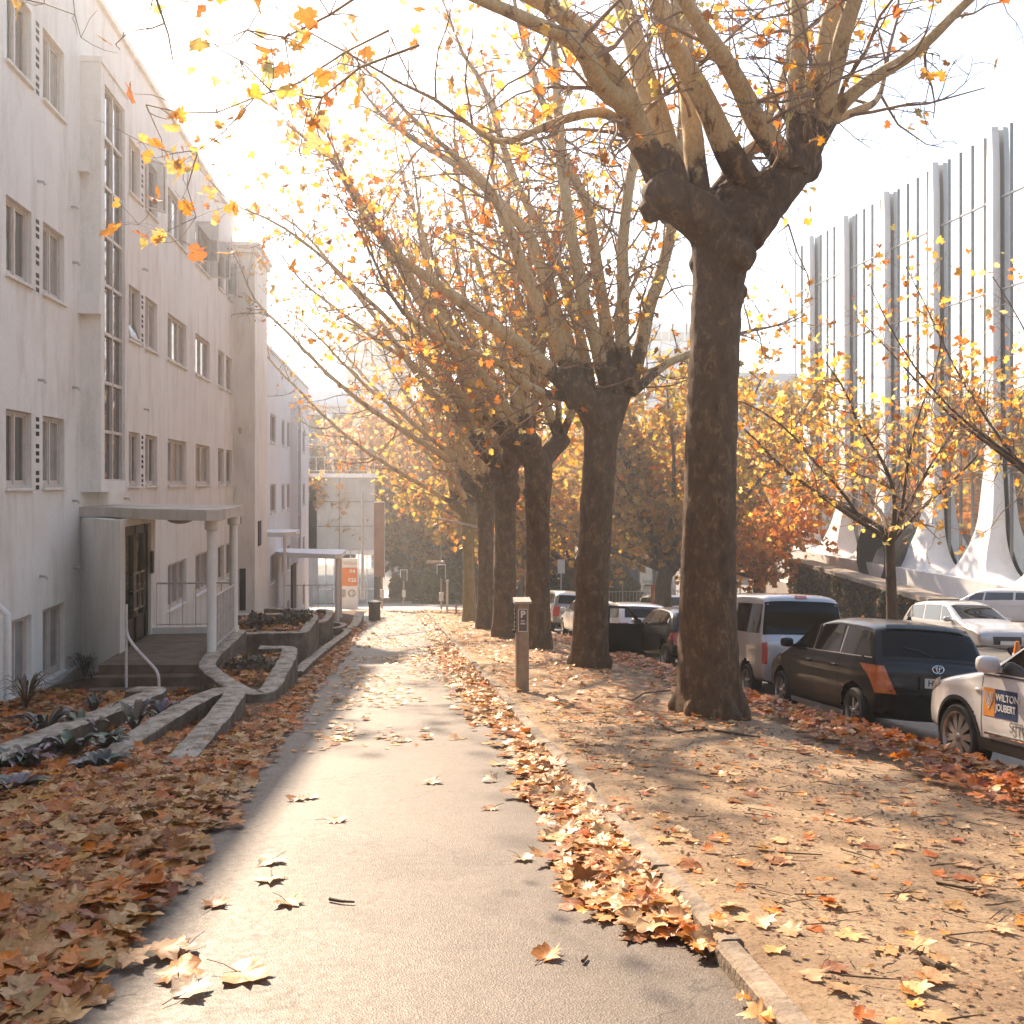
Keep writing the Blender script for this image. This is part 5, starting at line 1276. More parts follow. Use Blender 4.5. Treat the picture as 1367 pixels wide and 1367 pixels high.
YEL = [(.88, .56, .10), (.85, .38, .05), (.68, .22, .03), (.62, .52, .16), (.82, .68, .28), (.50, .17, .03)]
def crown(name, parent, leaves, seed, size=.15, pal=YEL, w=(2.4, 4, 3, 1.6, 1, 1.5), protos=None, jit=.03):
    N = len(leaves)
    if N == 0: return
    rs = np.random.RandomState(seed); P = np.array([tuple(p) for p in leaves])+rs.normal(0, jit, (N, 3)); sz = size*rs.uniform(.6, 1.25, N)
    V, F, C = scatter(P, sz, palette(seed, N, pal, w), protos or LO, seed, full=True)
    o = link(name, npmesh(name, V-np.array(world_loc(parent)), F, LEAF_T, C), parent); return o
def lumpy_trunk(name, parent, chains, blobs, mt, vox=.045, disp=.045):
    m = MB()
    for pts, rad in chains:
        pts = [Vector(p) for p in pts]; m.tube(pts, rad, 14)
    for c, r in blobs: m.blob(c, r, 3, .35, 1.6, c[0])
    o = m.build(name, mt, parent)
    md = o.modifiers.new('Remesh', 'REMESH'); md.mode = 'VOXEL'; md.voxel_size = vox; md.use_smooth_shade = True
    sm = o.modifiers.new('Smooth', 'SMOOTH'); sm.iterations = 3; sm.factor = .5
    tx = bpy.data.textures.new('barkbump', 'CLOUDS'); tx.noise_scale = .26; tx.noise_depth = 2
    dm = o.modifiers.new('Displace', 'DISPLACE'); dm.texture = tx; dm.strength = disp; dm.texture_coords = 'GLOBAL'
    return o
def PX(seq, Y0, dy=0.0):
    """pixel path with half-width px at each point -> world pts, radii. dy: metres of depth change along the path"""
    n = len(seq); P = []; Rr = []
    for i, s in enumerate(seq):
        Yv = Y0+dy*(i/max(1, n-1)); P.append(atY(s[0], s[1], Yv)); Rr.append(s[2]*Yv/.98/FPX if len(s) > 2 else 0)
    return P, Rr
def densify(P, Rr, it=2):
    for _ in range(it):
        q = [P[0]]; r = [Rr[0]]
        for i in range(len(P)-1):
            q += [P[i].lerp(P[i+1], .25), P[i].lerp(P[i+1], .75)]; r += [Rr[i]*.75+Rr[i+1]*.25, Rr[i]*.25+Rr[i+1]*.75]
        q.append(P[-1]); r.append(Rr[-1]); P, Rr = q, r
    return P, Rr
def pollard(label, base, trunk, knuckles, limbs, seed, dens=3.2, leafp=.3, L1=2.0, detail=3, vox=.05, leafsize=.15, tpal=None, mt=None, extra_leaves=None, tmin=.22, spread=1.0):
    """trunk: (pts,rad); knuckles chains; limbs list of (pts,rad)"""
    rn = random.Random(seed); t = thing('plane_tree', label, 'tree', base, 'pollarded plane trees along the verge')
    ch = [densify(*trunk)]+[densify(*k) for k in knuckles]
    bl = []
    for k in knuckles:
        e = k[0][-1]; r = k[1][-1]; bl.append((tuple(e), (r*1.12, r*1.12, r*1.0)))
        for q in range(7): v = rvec(rn)*r*rn.uniform(.55, .95); rr_ = r*rn.uniform(.4, .75); bl.append((tuple(k[0][len(k[0])//2].lerp(e, rn.uniform(.4, 1.05))+v), (rr_, rr_, rr_)))
    q0, rq = trunk[0][-1], trunk[1][-1]
    for q in range(9): a_ = rn.uniform(0, 6.28); rr_ = rq*rn.uniform(.25, .45); bl.append((tuple(q0+Vector((math.cos(a_)*rq*.75, math.sin(a_)*rq*.75, rn.uniform(-2.0, .3)*rq))), (rr_, rr_, rr_*1.3)))
    b0 = trunk[0][1]; rb = trunk[1][1]
    for q in range(8): a_ = q*.785+rn.uniform(-.3, .3); bl.append((tuple(b0+Vector((math.cos(a_)*rb*.85, math.sin(a_)*rb*.85, -.02))), (rb*.26, rb*.26, rb*rn.uniform(.4, .8))))
    lumpy_trunk('trunk', t, ch, bl, mt or BARK, vox)
    mb = MB(); g = {}; lv = []
    for pts, rad in limbs:
        pts = [Vector(q) for q in pts]; pts = [pts[0]-(pts[1]-pts[0]).normalized()*rad[0]*1.6]+pts; rad = [rad[0]*.95]+list(rad)
        P, Rr = densify(pts, rad, 2)
        P = [p+Vector(noise.noise_vector(p*1.3))*.05 for p in P]
        mb.tube(P, Rr, 10 if Rr[0] > .05 else 7)
        twigify(rn, g, P, Rr[0], Rr[-1], lv, dens, tmin, L1, leafp, detail, spread=spread)
        # continuation beyond the last point
        d = (P[-1]-P[-2]).normalized(); q, _ = walk(rn, P[-1], d, L1*1.3, 6, .25, .08); r = Rr[-1]; add_tube(g, q, [r, r*.8, r*.6, r*.45, r*.3, r*.2], 6); twigify(rn, g, q, r, r*.2, lv, dens*1.4, .05, L1*.7, leafp, detail)
    lo = mb.build('limbs', LIMB2, t, True, 60); ends_ = [k[0][-1] for k in knuckles]; rk = max(k[1][-1] for k in knuckles)
    ca_ = lo.data.color_attributes.new('Col', 'FLOAT_COLOR', 'POINT'); tl_ = Vector(t.location); cc = []
    for v in lo.data.vertices:
        q = v.co+tl_; dm_ = min((q-e).length for e in ends_)/max(.12, rk); f_ = 1-smooth(1.2, 4.2, dm_); cc += [f_, f_, f_, 1]
    ca_.data.foreach_set('color', cc)
    V, F = tubes_np(g, t.location); o = link('twigs', npmesh('twigs', V, F, TWIG, smooth_=True), t)
    if extra_leaves: lv += extra_leaves
    crown('crown', t, lv, seed, leafsize, pal=tpal or YEL)
    return t
# --- nearest tree in frame, traced limb by limb
Y1 = 12.65
tr = PX([(948, 985, 60), (948, 950, 50), (946, 900, 42), (944, 800, 38), (948, 650, 35), (952, 500, 34), (957, 400, 34), (962, 340, 38), (968, 305, 44)], Y1)
kn = [PX([(962, 315, 36), (930, 285, 33), (902, 268, 30), (886, 258, 26)], Y1, -.3), PX([(985, 310, 38), (1015, 275, 33), (1045, 240, 30), (1070, 215, 25)], Y1, .3), PX([(975, 300, 30), (985, 270, 24), (990, 252, 22)], Y1, .1)]
lb = [PX(s, Y1, dy) for s, dy in (
    ([(890, 262, 20), (868, 200, 18), (842, 150, 17), (815, 95, 16), (775, 45, 14), (735, 10, 11), (660, -40, 9)], -1.8),
    ([(880, 245, 17), (838, 140, 15), (800, 115, 13), (770, 60, 11), (700, 20, 9), (620, -10, 7)], -3.0),
    ([(900, 245, 20), (882, 180, 17), (862, 110, 15), (845, 50, 14), (828, 0, 13), (800, -90, 10)], .5),
    ([(935, 262, 16), (925, 190, 14), (918, 120, 12), (912, 50, 11), (905, -20, 10), (900, -100, 7)], 1.2),
    ([(1000, 248, 22), (972, 200, 18), (935, 130, 15), (905, 70, 14), (884, 20, 13), (860, -60, 10)], -.8),
    ([(1045, 212, 18), (1010, 165, 15), (985, 110, 13), (955, 60, 12), (920, 10, 10), (880, -50, 7)], -1.5),
    ([(1062, 205, 16), (1063, 140, 13), (1066, 70, 12), (1068, 0, 11), (1065, -90, 9)], .4),
    ([(1072, 205, 16), (1085, 140, 14), (1100, 70, 13), (1115, 0, 12), (1135, -90, 9)], -.5),
    ([(1085, 200, 14), (1105, 130, 13), (1122, 60, 12), (1140, 0, 11), (1160, -80, 8)], -1.2),
    ([(1088, 195, 12), (1115, 150, 10), (1160, 108, 9), (1215, 78, 8), (1250, 45, 7), (1290, 5, 6), (1330, -30, 5)], -1.0),
    ([(1090, 175, 7), (1150, 148, 6), (1175, 130, 4), (1180, 105, 3)], .8),
    ([(945, 270, 8), (985, 215, 7), (1030, 165, 6), (1070, 120, 5), (1100, 60, 4)], 2.2),
    ([(850, 200, 9), (820, 150, 7), (760, 152, 6), (710, 178, 5), (665, 190, 4), (620, 160, 3)], -1.5),
    ([(960, 265, 8), (1010, 190, 7), (1045, 110, 5), (1060, 40, 4)], 2.8))]
pollard('nearest thick plane tree with a forked knuckled head, trunk in front of the silver van', gnd(948, 958), tr, kn, lb, 21, 2.6, .28, 2.0, 3, .035, .15)
# --- second tree
Y2 = 19.7
tr = PX([(787, 905, 32), (787, 885, 27), (788, 840, 24), (792, 760, 22), (797, 660, 22), (802, 590, 22), (805, 560, 25)], Y2)
kn = [PX([(800, 565, 22), (785, 540, 19), (770, 522, 16)], Y2, -.3), PX([(808, 562, 23), (822, 530, 20), (832, 500, 17)], Y2, .3), PX([(803, 560, 18), (806, 535, 16)], Y2)]
lb = [PX(s, Y2, dy) for s, dy in (
    ([(772, 528, 12), (740, 500, 10), (700, 462, 9), (650, 428, 9), (610, 402, 8), (575, 375, 7), (520, 330, 4)], -2.0),
    ([(770, 520, 12), (745, 460, 10), (725, 425, 10), (700, 365, 8), (672, 290, 7), (650, 245, 6), (600, 200, 4)], -1.5),
    ([(775, 515, 11), (760, 460, 9), (735, 400, 8), (720, 350, 8), (700, 300, 7), (640, 240, 5), (560, 190, 4)], .8),
    ([(812, 515, 11), (795, 460, 9), (778, 400, 9), (765, 330, 8), (752, 240, 7), (745, 150, 6), (740, 60, 5)], -.6),
    ([(822, 510, 11), (808, 440, 9), (798, 370, 8), (790, 300, 7), (765, 230, 6), (735, 170, 5), (700, 60, 4)], 1.0),
    ([(834, 500, 11), (830, 430, 9), (830, 350, 8), (838, 270, 7), (850, 190, 7), (855, 100, 6)], -.2),
    ([(845, 505, 10), (862, 440, 9), (878, 370, 8), (895, 320, 8), (905, 240, 6), (910, 150, 5)], .5),
    ([(850, 520, 7), (880, 490, 6), (925, 470, 5), (965, 455, 4)], 1.2),
    ([(760, 530, 7), (710, 520, 6), (660, 480, 5), (600, 460, 4), (540, 420, 3)], -2.5),
    ([(790, 520, 8), (770, 420, 7), (735, 330, 6), (690, 250, 5), (650, 130, 4)], 2.0))]
pollard('second plane tree along the kerb with limbs leaning over the path', gnd(787, 893), tr, kn, lb, 22, 4.2, .30, 2.0, 3, .045, .17)
# --- third to sixth trees, grown
def grown(label, px, ybase, Y, wpx, yfork, seed, topz, nl=11, lean=-.35, mt=None, leafp=.45, dens=3.1):
    rn = random.Random(seed); p0 = gnd(px, ybase); Y = p0.y; k = Y/.99/FPX; zf = EYE+(643-yfork)*k; rt = wpx*k/2
    H_ = zf-p0.z
    lx = rn.uniform(-.15, .15)
    trk = ([p0+Vector((0, 0, -.3)), p0+Vector((0, 0, .15)), p0+Vector((lx*.3, 0, H_*.3)), p0+Vector((lx, 0, H_*.7)), p0+Vector((lx, 0, H_))], [rt*1.6, rt*1.2, rt, rt*.92, rt*1.15])
    head = p0+Vector((lx, 0, H_)); kn = []
    ends = []
    for a in (rn.uniform(0, .8), rn.uniform(2.2, 3.0), rn.uniform(4, 5)):
        d = Vector((math.cos(a), math.sin(a), .9)).normalized(); e = head+d*rt*rn.uniform(2.2, 3.2); kn.append(([head, head.lerp(e, .5), e], [rt*.9, rt*.75, rt*.72])); ends.append(e)
    lbs = []
    for i in range(nl):
        e = ends[i % 3]; a = rn.uniform(0, 6.283); el = rn.uniform(.75, 2.6)
        d = Vector((math.cos(a)+lean, math.sin(a)*.8, el)).normalized(); l = (topz-e.z)*rn.uniform(.7, 1.05)/max(.55, d.z)**.5*.85
        pts, _ = walk(rn, e, d, l, 7, .10, .05); r = rt*rn.uniform(.30, .44); lbs.append((pts, [r, r*.85, r*.75, r*.65, r*.52, r*.4, r*.28]))
    return pollard(label, p0, trk, kn, lbs, seed, dens, leafp, 1.9, 3 if Y < 28 else 2, .06, .18, mt=mt)
grown('third plane tree along the kerb, behind the parking meter', 717, 866, 25.8, 34, 622, 33, 10.5, 14)
grown('fourth plane tree with a broad trunk behind the service pole', 674, 852, 31.4, 30, 628, 34, 10.5, 14)
grown('fifth plane tree, slim dark trunk half hidden by its neighbour', 648, 840, 37.7, 22, 668, 35, 10.0, 13)
GBARK = mk_bark('green_tinged_bark', [(.3, (.16, .12, .05)), (.5, (.28, .22, .09)), (.7, (.34, .26, .12))], 5)
grown('last plane tree of the row with a greenish lit trunk', 627, 830, 44, 17, 690, 36, 9.0, 17, -.6, GBARK, .6)
# --- tree beside the camera, trunk outside the picture; its boughs hang into the top of the frame
p0 = Vector((4.3, 5.4, GZ(4.3, 5.4)))
def lp(*a): return [Vector(q) for q in a]
lbs = [(lp((4.1, 5.6, 5.2), (3.3, 6.2, 6.0), (2.0, 7.0, 6.6), (.6, 7.6, 6.6), (-.6, 7.9, 6.2)), [.13, .11, .08, .05, .03]),
       (lp((4.2, 5.5, 5.2), (3.6, 5.2, 6.4), (2.2, 5.3, 7.6), (.8, 5.4, 8.2)), [.14, .11, .08, .05]),
       (lp((4.4, 5.6, 5.2), (4.9, 6.6, 6.2), (5.2, 8.0, 7.0), (5.3, 9.4, 7.2)), [.10, .08, .06, .035]),
       (lp((4.4, 5.4, 5.2), (5.0, 5.6, 7.0), (5.5, 5.9, 9.0), (5.6, 6.2, 10.5)), [.12, .10, .08, .05]),
       (lp((4.1, 5.6, 5.2), (3.4, 6.6, 5.9), (2.9, 8.2, 6.7), (2.5, 9.2, 7.0)), [.10, .08, .05, .03]),
       (lp((4.1, 5.4, 5.2), (3.2, 5.8, 5.6), (1.2, 6.0, 5.6), (-.9, 6.0, 5.0), (-2.2, 6.2, 4.7)), [.11, .09, .06, .04, .025])]
trk = (lp((4.3, 5.4, p0.z-.3), (4.3, 5.4, p0.z+.2), (4.25, 5.4, 1.5), (4.25, 5.45, 4.4)), [.52, .42, .36, .4])
pollard('plane tree beside the viewer whose boughs and leaves hang into the top of the picture', p0, trk, [(lp((4.25, 5.45, 4.4), (4.15, 5.55, 5.2)), [.34, .26]), (lp((4.25, 5.45, 4.4), (4.45, 5.5, 5.2)), [.34, .24])], lbs, 20, 2.0, .30, 1.3, 3, .06, .15)
# hanging leafy spray over the left building (traced leaf places)
sp = thing('leafy_branch', 'drooping leafy twigs hanging in front of the white building roofline', 'branch', (-1.8, 7.2, 4.2))
rn = random.Random(5); g = {}; lv = []
def spray(pix, Y, r=.006, n=1, lf=.6):
    P = [atY(x, y, Y+rn.uniform(-.1, .1)) for x, y in pix]
    k = len(P); add_tube(g, P, list(np.linspace(r, r*.4, k)), 4)
    for i in range(1, k):
        for _ in range(n):
            q, _d = walk(rn, P[i], rvec(rn)+Vector((0, 0, -.4)), rn.uniform(.15, .4), 4, .5, -.05); add_tube(g, q, [r*.5, r*.45, r*.35, r*.25], 3)
            if rn.random() < lf: lv.append(q[-1])
            if rn.random() < lf*.5: lv.append(q[2])
spray([(520, 40), (460, 70), (400, 110), (340, 130), (290, 150), (240, 150), (195, 140)], 7.4, .010, 3, .7)
spray([(340, 130), (300, 175), (265, 200), (230, 205), (190, 190)], 7.3, .006, 3, .8)
spray([(265, 200), (250, 250), (262, 290), (240, 320)], 7.3, .005, 3, .8)
spray([(262, 290), (220, 310), (185, 300)], 7.3, .004, 3, .8)
spray([(420, 100), (400, 200), (420, 300), (410, 380), (440, 450)], 9.5, .006, 3, .6)
spray([(-10, -10), (60, 5), (100, 20), (108, 50)], 6.0, .005, 2, .3)
spray([(560, 60), (480, 90), (430, 130), (360, 120), (320, 80)], 5.4, .009, 4, .55)
spray([(500, -20), (440, 20), (380, 50), (330, 40)], 5.0, .009, 4, .6)
V, F = tubes_np(g, sp.location); link('twigs', npmesh('twigs', V, F, TWIG), sp)
crown('leaves', sp, lv, 77, .125, protos=HIF, jit=.02)
# --- young tree on the right in front of the fin building
def small_tree(label, p0, H_, hf, rt, nl, seed, leafp, pal, w, spreadx=1.0, lsize=.2, dens=3, name='street_tree', bark=BARK2, L1=1.8, detail=3, up=.06, elr=(.35, 1.6), group='smaller street trees', wand=.16):
    rn = random.Random(seed); t = thing(name, label, 'tree', p0, group); mb = MB(); g = {}; lv = []
    head = p0+Vector((rn.uniform(-.2, .2), 0, hf)); mb.tube(*densify([p0+Vector((0, 0, -.3)), p0.lerp(head, .5)+Vector((rn.uniform(-.15, .15), 0, 0)), head], [rt*1.3, rt, rt*.9]), 10)
    ms = MB()
    for i in range(nl):
        a = 6.283*i/nl+rn.uniform(-.4, .4); el = rn.uniform(*elr); d = Vector((math.cos(a)*spreadx, math.sin(a)*spreadx, el)).normalized()
        l = (H_-hf)*rn.uniform(.8, 1.15)/max(.6, d.z); l = min(l, (H_-hf)*1.35); pts, _ = walk(rn, head-Vector((0, 0, rn.uniform(0, hf*.25))), d, l, 7, wand, up)
        r = rt*rn.uniform(.35, .55); rad = [r*x for x in (1, .85, .7, .55, .42, .3, .2)]; ms.tube(*densify(pts, rad, 1), 7)
        twigify(rn, g, pts, r, r*.2, lv, dens, .18, L1, leafp, detail, spread=1.0)
    mb.build('trunk', bark, t, True, 60); ms.build('limbs', bark, t, True, 60)
    V, F = tubes_np(g, t.location); link('twigs', npmesh('twigs', V, F, TWIG), t)
    crown('crown', t, lv, seed, lsize, pal, w, jit=.10); return t
ORP = [(.80, .34, .04), (.68, .22, .03), (.78, .42, .06), (.52, .20, .03), (.74, .50, .12), (.35, .2, .04)]
YGP = [(.66, .38, .05), (.50, .36, .06), (.32, .26, .05), (.74, .27, .025), (.78, .52, .12), (.22, .15, .035)]
p = atY(1192, 845, 26.5); small_tree('young yellow leaved tree standing before the flared white fins', p, 8.0, 2.75, .135, 9, 51, .55, YEL, (4, 4, 2, 2, 2, .5), .9, .19, 4.2, L1=1.8, up=.02, elr=(.25, 1.5), wand=.26)
p = atY(1440, 860, 22); small_tree('yellow leaved street tree cut by the right edge of the picture', p, 8.6, 3.0, .13, 9, 52, .32, YEL, (3, 4, 3, 1, 1, 1), 1.0, .18, 3.2, L1=2.0)
p = atY(1010, 812, 57); small_tree('dense orange tree under the white grid office block', p, 6.6, 2.2, .3, 12, 53, 1.0, ORP, (4, 4, 2, 2, 1, 1), 1.1, .42, 4.2, L1=2.2, detail=3)
p = atY(885, 815, 52); small_tree('big spreading yellow green tree between the second and first trunks', p, 11.5, 2.2, .42, 16, 54, 1.0, YGP, (4, 3, 2, 2, 1, 1.5), .8, .38, 4.4, L1=2.4, elr=(.3, 1.6))
p = atY(770, 815, 60); small_tree('yellow green tree behind the third trunk', p, 11.5, 2.6, .4, 14, 55, 1.0, YGP, (4, 3, 2, 2.5, 1, 1.5), 1.1, .42, 4.2, L1=2.6, elr=(.15, 1.5))
FTP = [(.72, .42, .14), (.64, .40, .17), (.76, .32, .08), (.56, .44, .18), (.82, .60, .32), (.38, .22, .10)]
k_ = 0
for (px, yb, Yd, H_, hf, rt, lab) in ((545, 805, 84, 13, 3.2, .5, 'tall pale brown tree directly beyond the path end'), (585, 800, 92, 15, 4.0, .7, 'thick trunked tree behind the boulder at the crossing'), (505, 800, 96, 12, 3, .4, 'orange tree rising behind the banner column'), (628, 800, 80, 14, 3, .4, 'tree filling the gap behind the last plane tree'), (690, 800, 76, 13, 3, .4, 'tree between the fourth and third trunks in the distance'), (735, 805, 88, 15, 3.5, .5, 'tall backlit tree behind the third plane trunk'), (840, 800, 100, 14, 3.5, .5, 'far tree rising over the brown shop'), (920, 800, 96, 13, 3, .45, 'far tree just left of the nearest plane trunk'), (470, 790, 104, 11, 3, .4, 'small far tree above the concrete parapet')):
    p = atY(px, yb, Yd); p.z = GZ(p.x, Yd); small_tree(lab, p, H_, hf, rt, 13, 60+k_, 1.0, FTP if px < 700 else YGP, (3, 3, 2, 2, 1.5, 1), 1.0, .46, 3.4, 'background_tree', L1=2.8, detail=3 if k_ < 4 else 2, elr=(.2, 1.6), group='trees beyond the crossing'); k_ += 1
# dark evergreen shrubs under far trees
def shrub(name, label, c, r, n, size, pal, w, seed, group=None, cat='shrub', mt=None):
    t = thing(name, label, cat, c, group); rs = np.random.RandomState(seed)
    u = rs.normal(0, 1, (n, 3)); u /= np.linalg.norm(u, axis=1, keepdims=True); rad = rs.uniform(.55, 1.0, (n, 1))**.6
    lump = 1+.25*np.sin(u[:, :1]*5+seed)*np.cos(u[:, 1:2]*4+u[:, 2:]*3)
    P = u*rad*lump*np.array(r); P[:, 2] = np.abs(P[:, 2]); sz = size*rs.uniform(.6, 1.3, n)
    V, F, C = scatter(P, sz, palette(seed, n, pal, w), LO, seed, full=True)
    link('foliage', npmesh('foliage', V, F, mt or LEAF_T, C), t)
    m = L()
    for i in range(7):
        a = i*.9; m.tube([(0, 0, -.2), (math.cos(a)*r[0]*.35, math.sin(a)*r[1]*.35, r[2]*.45), (math.cos(a)*r[0]*.6, math.sin(a)*r[1]*.6, r[2]*.8)], [.03*r[2]+.01, .02*r[2]+.005, .01], 5)
    m.build('stems', TWIG, t)
    return t
DG = [(.05, .06, .02), (.08, .08, .03), (.035, .04, .015), (.14, .12, .05)]
for i, (px, yb, Yd, r, lab) in enumerate(((560, 802, 98, (3.0, 2, 3.2), 'dark evergreen shrub mass behind the left traffic signal'), (622, 806, 72, (3.2, 2, 3.4), 'dark evergreen shrub beside the last plane tree'), (610, 800, 98, (4, 2, 4), 'tall dark evergreen behind the thick trunked far tree'), (700, 805, 82, (5, 2, 4), 'dark shrub mass behind the third and fourth trunks'), (805, 800, 78, (2.6, 2, 3.4), 'dark shrub left of the brown shop'))):
    p = atY(px, yb, Yd); p.z = GZ(p.x, Yd); shrub('evergreen_shrub', lab, p, r, 2600 if Yd > 60 else 1500, .45, DG, (3, 3, 3, 1), 80+i)
# creeper on the hedge wall
rs = np.random.RandomState(9); n = 9000; a = rs.uniform(0, 1, n); hgt = rs.uniform(0, 1, n)
A_, B_ = np.array(HEDGE_A), np.array(HEDGE_B); P = A_+(B_-A_)*a[:, None]; lump = .22*np.sin(a*60)+.12*np.sin(a*140+hgt*9)
P[:, 2] -= hgt*(4.6-1.4*a); P -= np.array(HEDGE_N)*(.10+lump[:, None]*.5+rs.uniform(0, .12, (n, 1)))
V, F, C = scatter(P, .20*rs.uniform(.6, 1.2, n), palette(5, n, [(.05, .045, .02), (.09, .065, .03), (.16, .10, .05), (.03, .028, .015), (.35, .22, .10)], (3, 3, 2, 3, .6)), LO, 4, full=True)
hp = bpy.data.objects['hedge_wall']; link('creeper', npmesh('creeper', V-np.array(hp.location), F, LEAF_T, C), hp)
# ---------------------------------------------------------------- fallen leaves
BR = [(.50, .19, .038), (.40, .135, .024), (.54, .25, .066), (.26, .09, .02), (.56, .33, .13), (.60, .18, .015)]
OR_ = [(.66, .22, .022), (.68, .29, .045), (.52, .15, .018), (.54, .30, .12), (.62, .40, .20), (.32, .12, .03)]
gzv = np.vectorize(lambda x, y: GZ(x, y))
def nz(x, y, s=1.0, seed=0.0): return noise.noise(Vector((x*s, y*s, seed)))
def region(n, x0, x1, y0, y1, accept, seed):
    rs = random.Random(seed); out = []; tries = 0
    while len(out) < n and tries < n*30:
        tries += 1; x = rs.uniform(x0, x1); y = rs.uniform(y0, y1)
        if rs.random() < accept(x, y): out.append((x, y))
    return out
def edgeL(y): return -1.20+.10*nz(0, y, .9, 3)+.07*nz(0, y, 3, 5)
def acc_left(x, y):
    if y > 13.2 and x < -1.55: return 0
    if 12.2 < y <= 13.2 and -1.9 < x < -1.6 and False: return 0
    e = edgeL(y); base = smooth(e+.22, e-.15, x) if False else max(0, min(1, (e+.10-x)/.28)); return base
def make_litter(name, pts, seed, size, protos, pal, w, lift=0.0, tilt=.38, zmound=None, kind='stuff', label='', cat='leaves', svar=(.38, 1.22)):
    N = len(pts); rs = np.random.RandomState(seed); x = np.array([p[0] for p in pts]); y = np.array([p[1] for p in pts]); z = np.array([GZ(a, b) for a, b in pts])
    sz = size*rs.uniform(svar[0], svar[1], N); tl = np.abs(rs.normal(0, tilt, N)); tl = np.minimum(tl, 1.1)
    h = np.sin(tl)*sz*.38+.006+rs.uniform(0, 1, N)*lift
    if zmound is not None: h = h+np.array([zmound(a, b) for a, b in pts])
    P = np.stack([x, y, z+h], 1); V, F, C = scatter(P, sz, palette(seed, N, pal, w), protos, seed, tilt=tl)
    # keep leaves above the ground
    g0 = np.interp(V[:, 0], [a for a, _ in OFFX], [b for _, b in OFFX])+(-SL*V[:, 1]); lowv = V[:, 2] < g0+.004; m_ = (V[:, 1] < 50)
    V[lowv & m_, 2] = g0[lowv & m_]+.004+rs.uniform(0, .003, (lowv & m_).sum())
    o = link(name, npmesh(name, V, F, LEAF_G, C, smooth_=True)); tag(o, label, cat, None, kind); return o
mound = lambda x, y: max(0, min(.09, (edgeL(y)+.05-x)*.14))*smooth(14, 8, y)*(.5+.5*max(0, min(1, .5+nz(x, y, 1.7, 9)))*1.4)
def not_wall(x, y): return 1
# left drift
m_ = sheet('leaf_drift_base', fr(-3.25, -1.0, .12), fr(2.5, 15.5, .15), -.004, mat('leaf_drift_mulch', (.16, .075, .03), .9, .5, 14, 1, 26, .03), zf=lambda x, y: GZ(x, y)+max(-.03, min(.06, (edgeL(y)-.1-x)*.2))+(0 if y < 14.5 else -.1))
m_['kind'] = 'stuff'
P = region(5400, -3.3, -.8, 2.6, 8.2, acc_left, 1); make_litter('fallen_leaves', P, 1, .155, HI, BR, (3, 3, 2.6, 1.6, 1.8, .8), .03, .17, mound, label='thick drift of brown plane leaves along the left of the path')
P = region(4400, -3.3, -.8, 8.2, 15.5, acc_left, 2); make_litter('fallen_leaves', P, 2, .145, HI, BR, (3, 3, 2, 1.5, 1.2, 1.4), .025, .19, mound, label='leaf drift in the shade before the planter walls')
P = region(2600, -1.75, -.85, 15.5, 40, acc_left, 3); make_litter('fallen_leaves', P, 3, .145, LO, BR, (3, 3, 2, 1.5, 2, 1.4), .03, .22, label='leaves gathered against the long low edging wall')
P = region(1500, -5.3, -3.3, 9, 16, lambda x, y: .6+.4*nz(x, y, 1.2), 4); make_litter('fallen_leaves', P, 4, .145, LO, BR, (3, 3, 2, 1.5, .7, 1), .03, .22, label='leaves lying in the bed below the basement windows')
P = region(330, -4.0, -2.9, 13.4, 15.9, lambda x, y: .8, 5); make_litter('fallen_leaves', P, 5, .16, LO, BR, (3, 3, 2, 1, .7, 1), .02, .35, zmound=lambda x, y: .0, label='leaves on the sunken approach to the porch steps')
def planter_leaves(n, x0, x1, y0, y1, z, seed):
    rs = random.Random(seed); P = [(rs.uniform(x0, x1), rs.uniform(y0, y1)) for _ in range(n)]; N = n; r2 = np.random.RandomState(seed); sz = .16*r2.uniform(.6, 1.2, N)
    pos = np.array([(a, b, z+r2.uniform(0, .07)) for a, b in P]); V, F, C = scatter(pos, sz, palette(seed, N, BR, (3, 3, 2, 1.5, 1, 1)), LO, seed, tilt=np.abs(r2.normal(0, .45, N)))
    o = link('fallen_leaves', npmesh('fallen_leaves', V, F, LEAF_G, C)); tag(o, 'leaves heaped inside a raised planter', 'leaves', None, 'stuff')
planter_leaves(330, -2.6, -1.85, 14.5, 17.0, -1.27, 71); planter_leaves(300, -3.4, -2.0, 20.5, 22.9, -1.41, 72); planter_leaves(260, -4.2, -2.1, 27.1, 29.5, -2.14, 73)
# kerb side drift on the path
def acc_kerb(x, y):
    if x > 1.30 and y < 14 and nz(x, y, 2.2, 12) < .22: return 0
    wdt = .50*smooth(3.7, 4.8, y)+.10+.14*nz(1, y, .8, 2)+.14*nz(2, y, 2.6, 4)-.10*smooth(5, 8, y)+(.25*smooth(8, 12, y)); e = 1.42-wdt
    return max(0, min(1, ((x-e+.04)/.42)**1.3 if x-e+.04 > 0 else 0))
P = region(1100, .6, 1.40, 2.8, 8.5, acc_kerb, 6); make_litter('fallen_leaves', P, 6, .14, HI, OR_, (3, 3, 2, 2.8, 3, 1), .04, .22, lambda x, y: max(0, (x-1.0)*.08), label='sunlit orange leaves banked against the path edging')
P = region(1700, .3, 1.40, 8.5, 24, acc_kerb, 7); make_litter('fallen_leaves', P, 7, .13, LO, OR_, (4, 3, 2, 2, 3, 1), .03, .22, lambda x, y: max(0, (x-1.0)*.06), label='orange leaves along the path edging further on')
P = region(900, .2, 1.40, 24, 55, acc_kerb, 8); make_litter('fallen_leaves', P, 8, .14, LO, OR_, (3, 3, 1, 3, 4, .6), .02, .2, label='far stretch of the leaf line by the path edging')
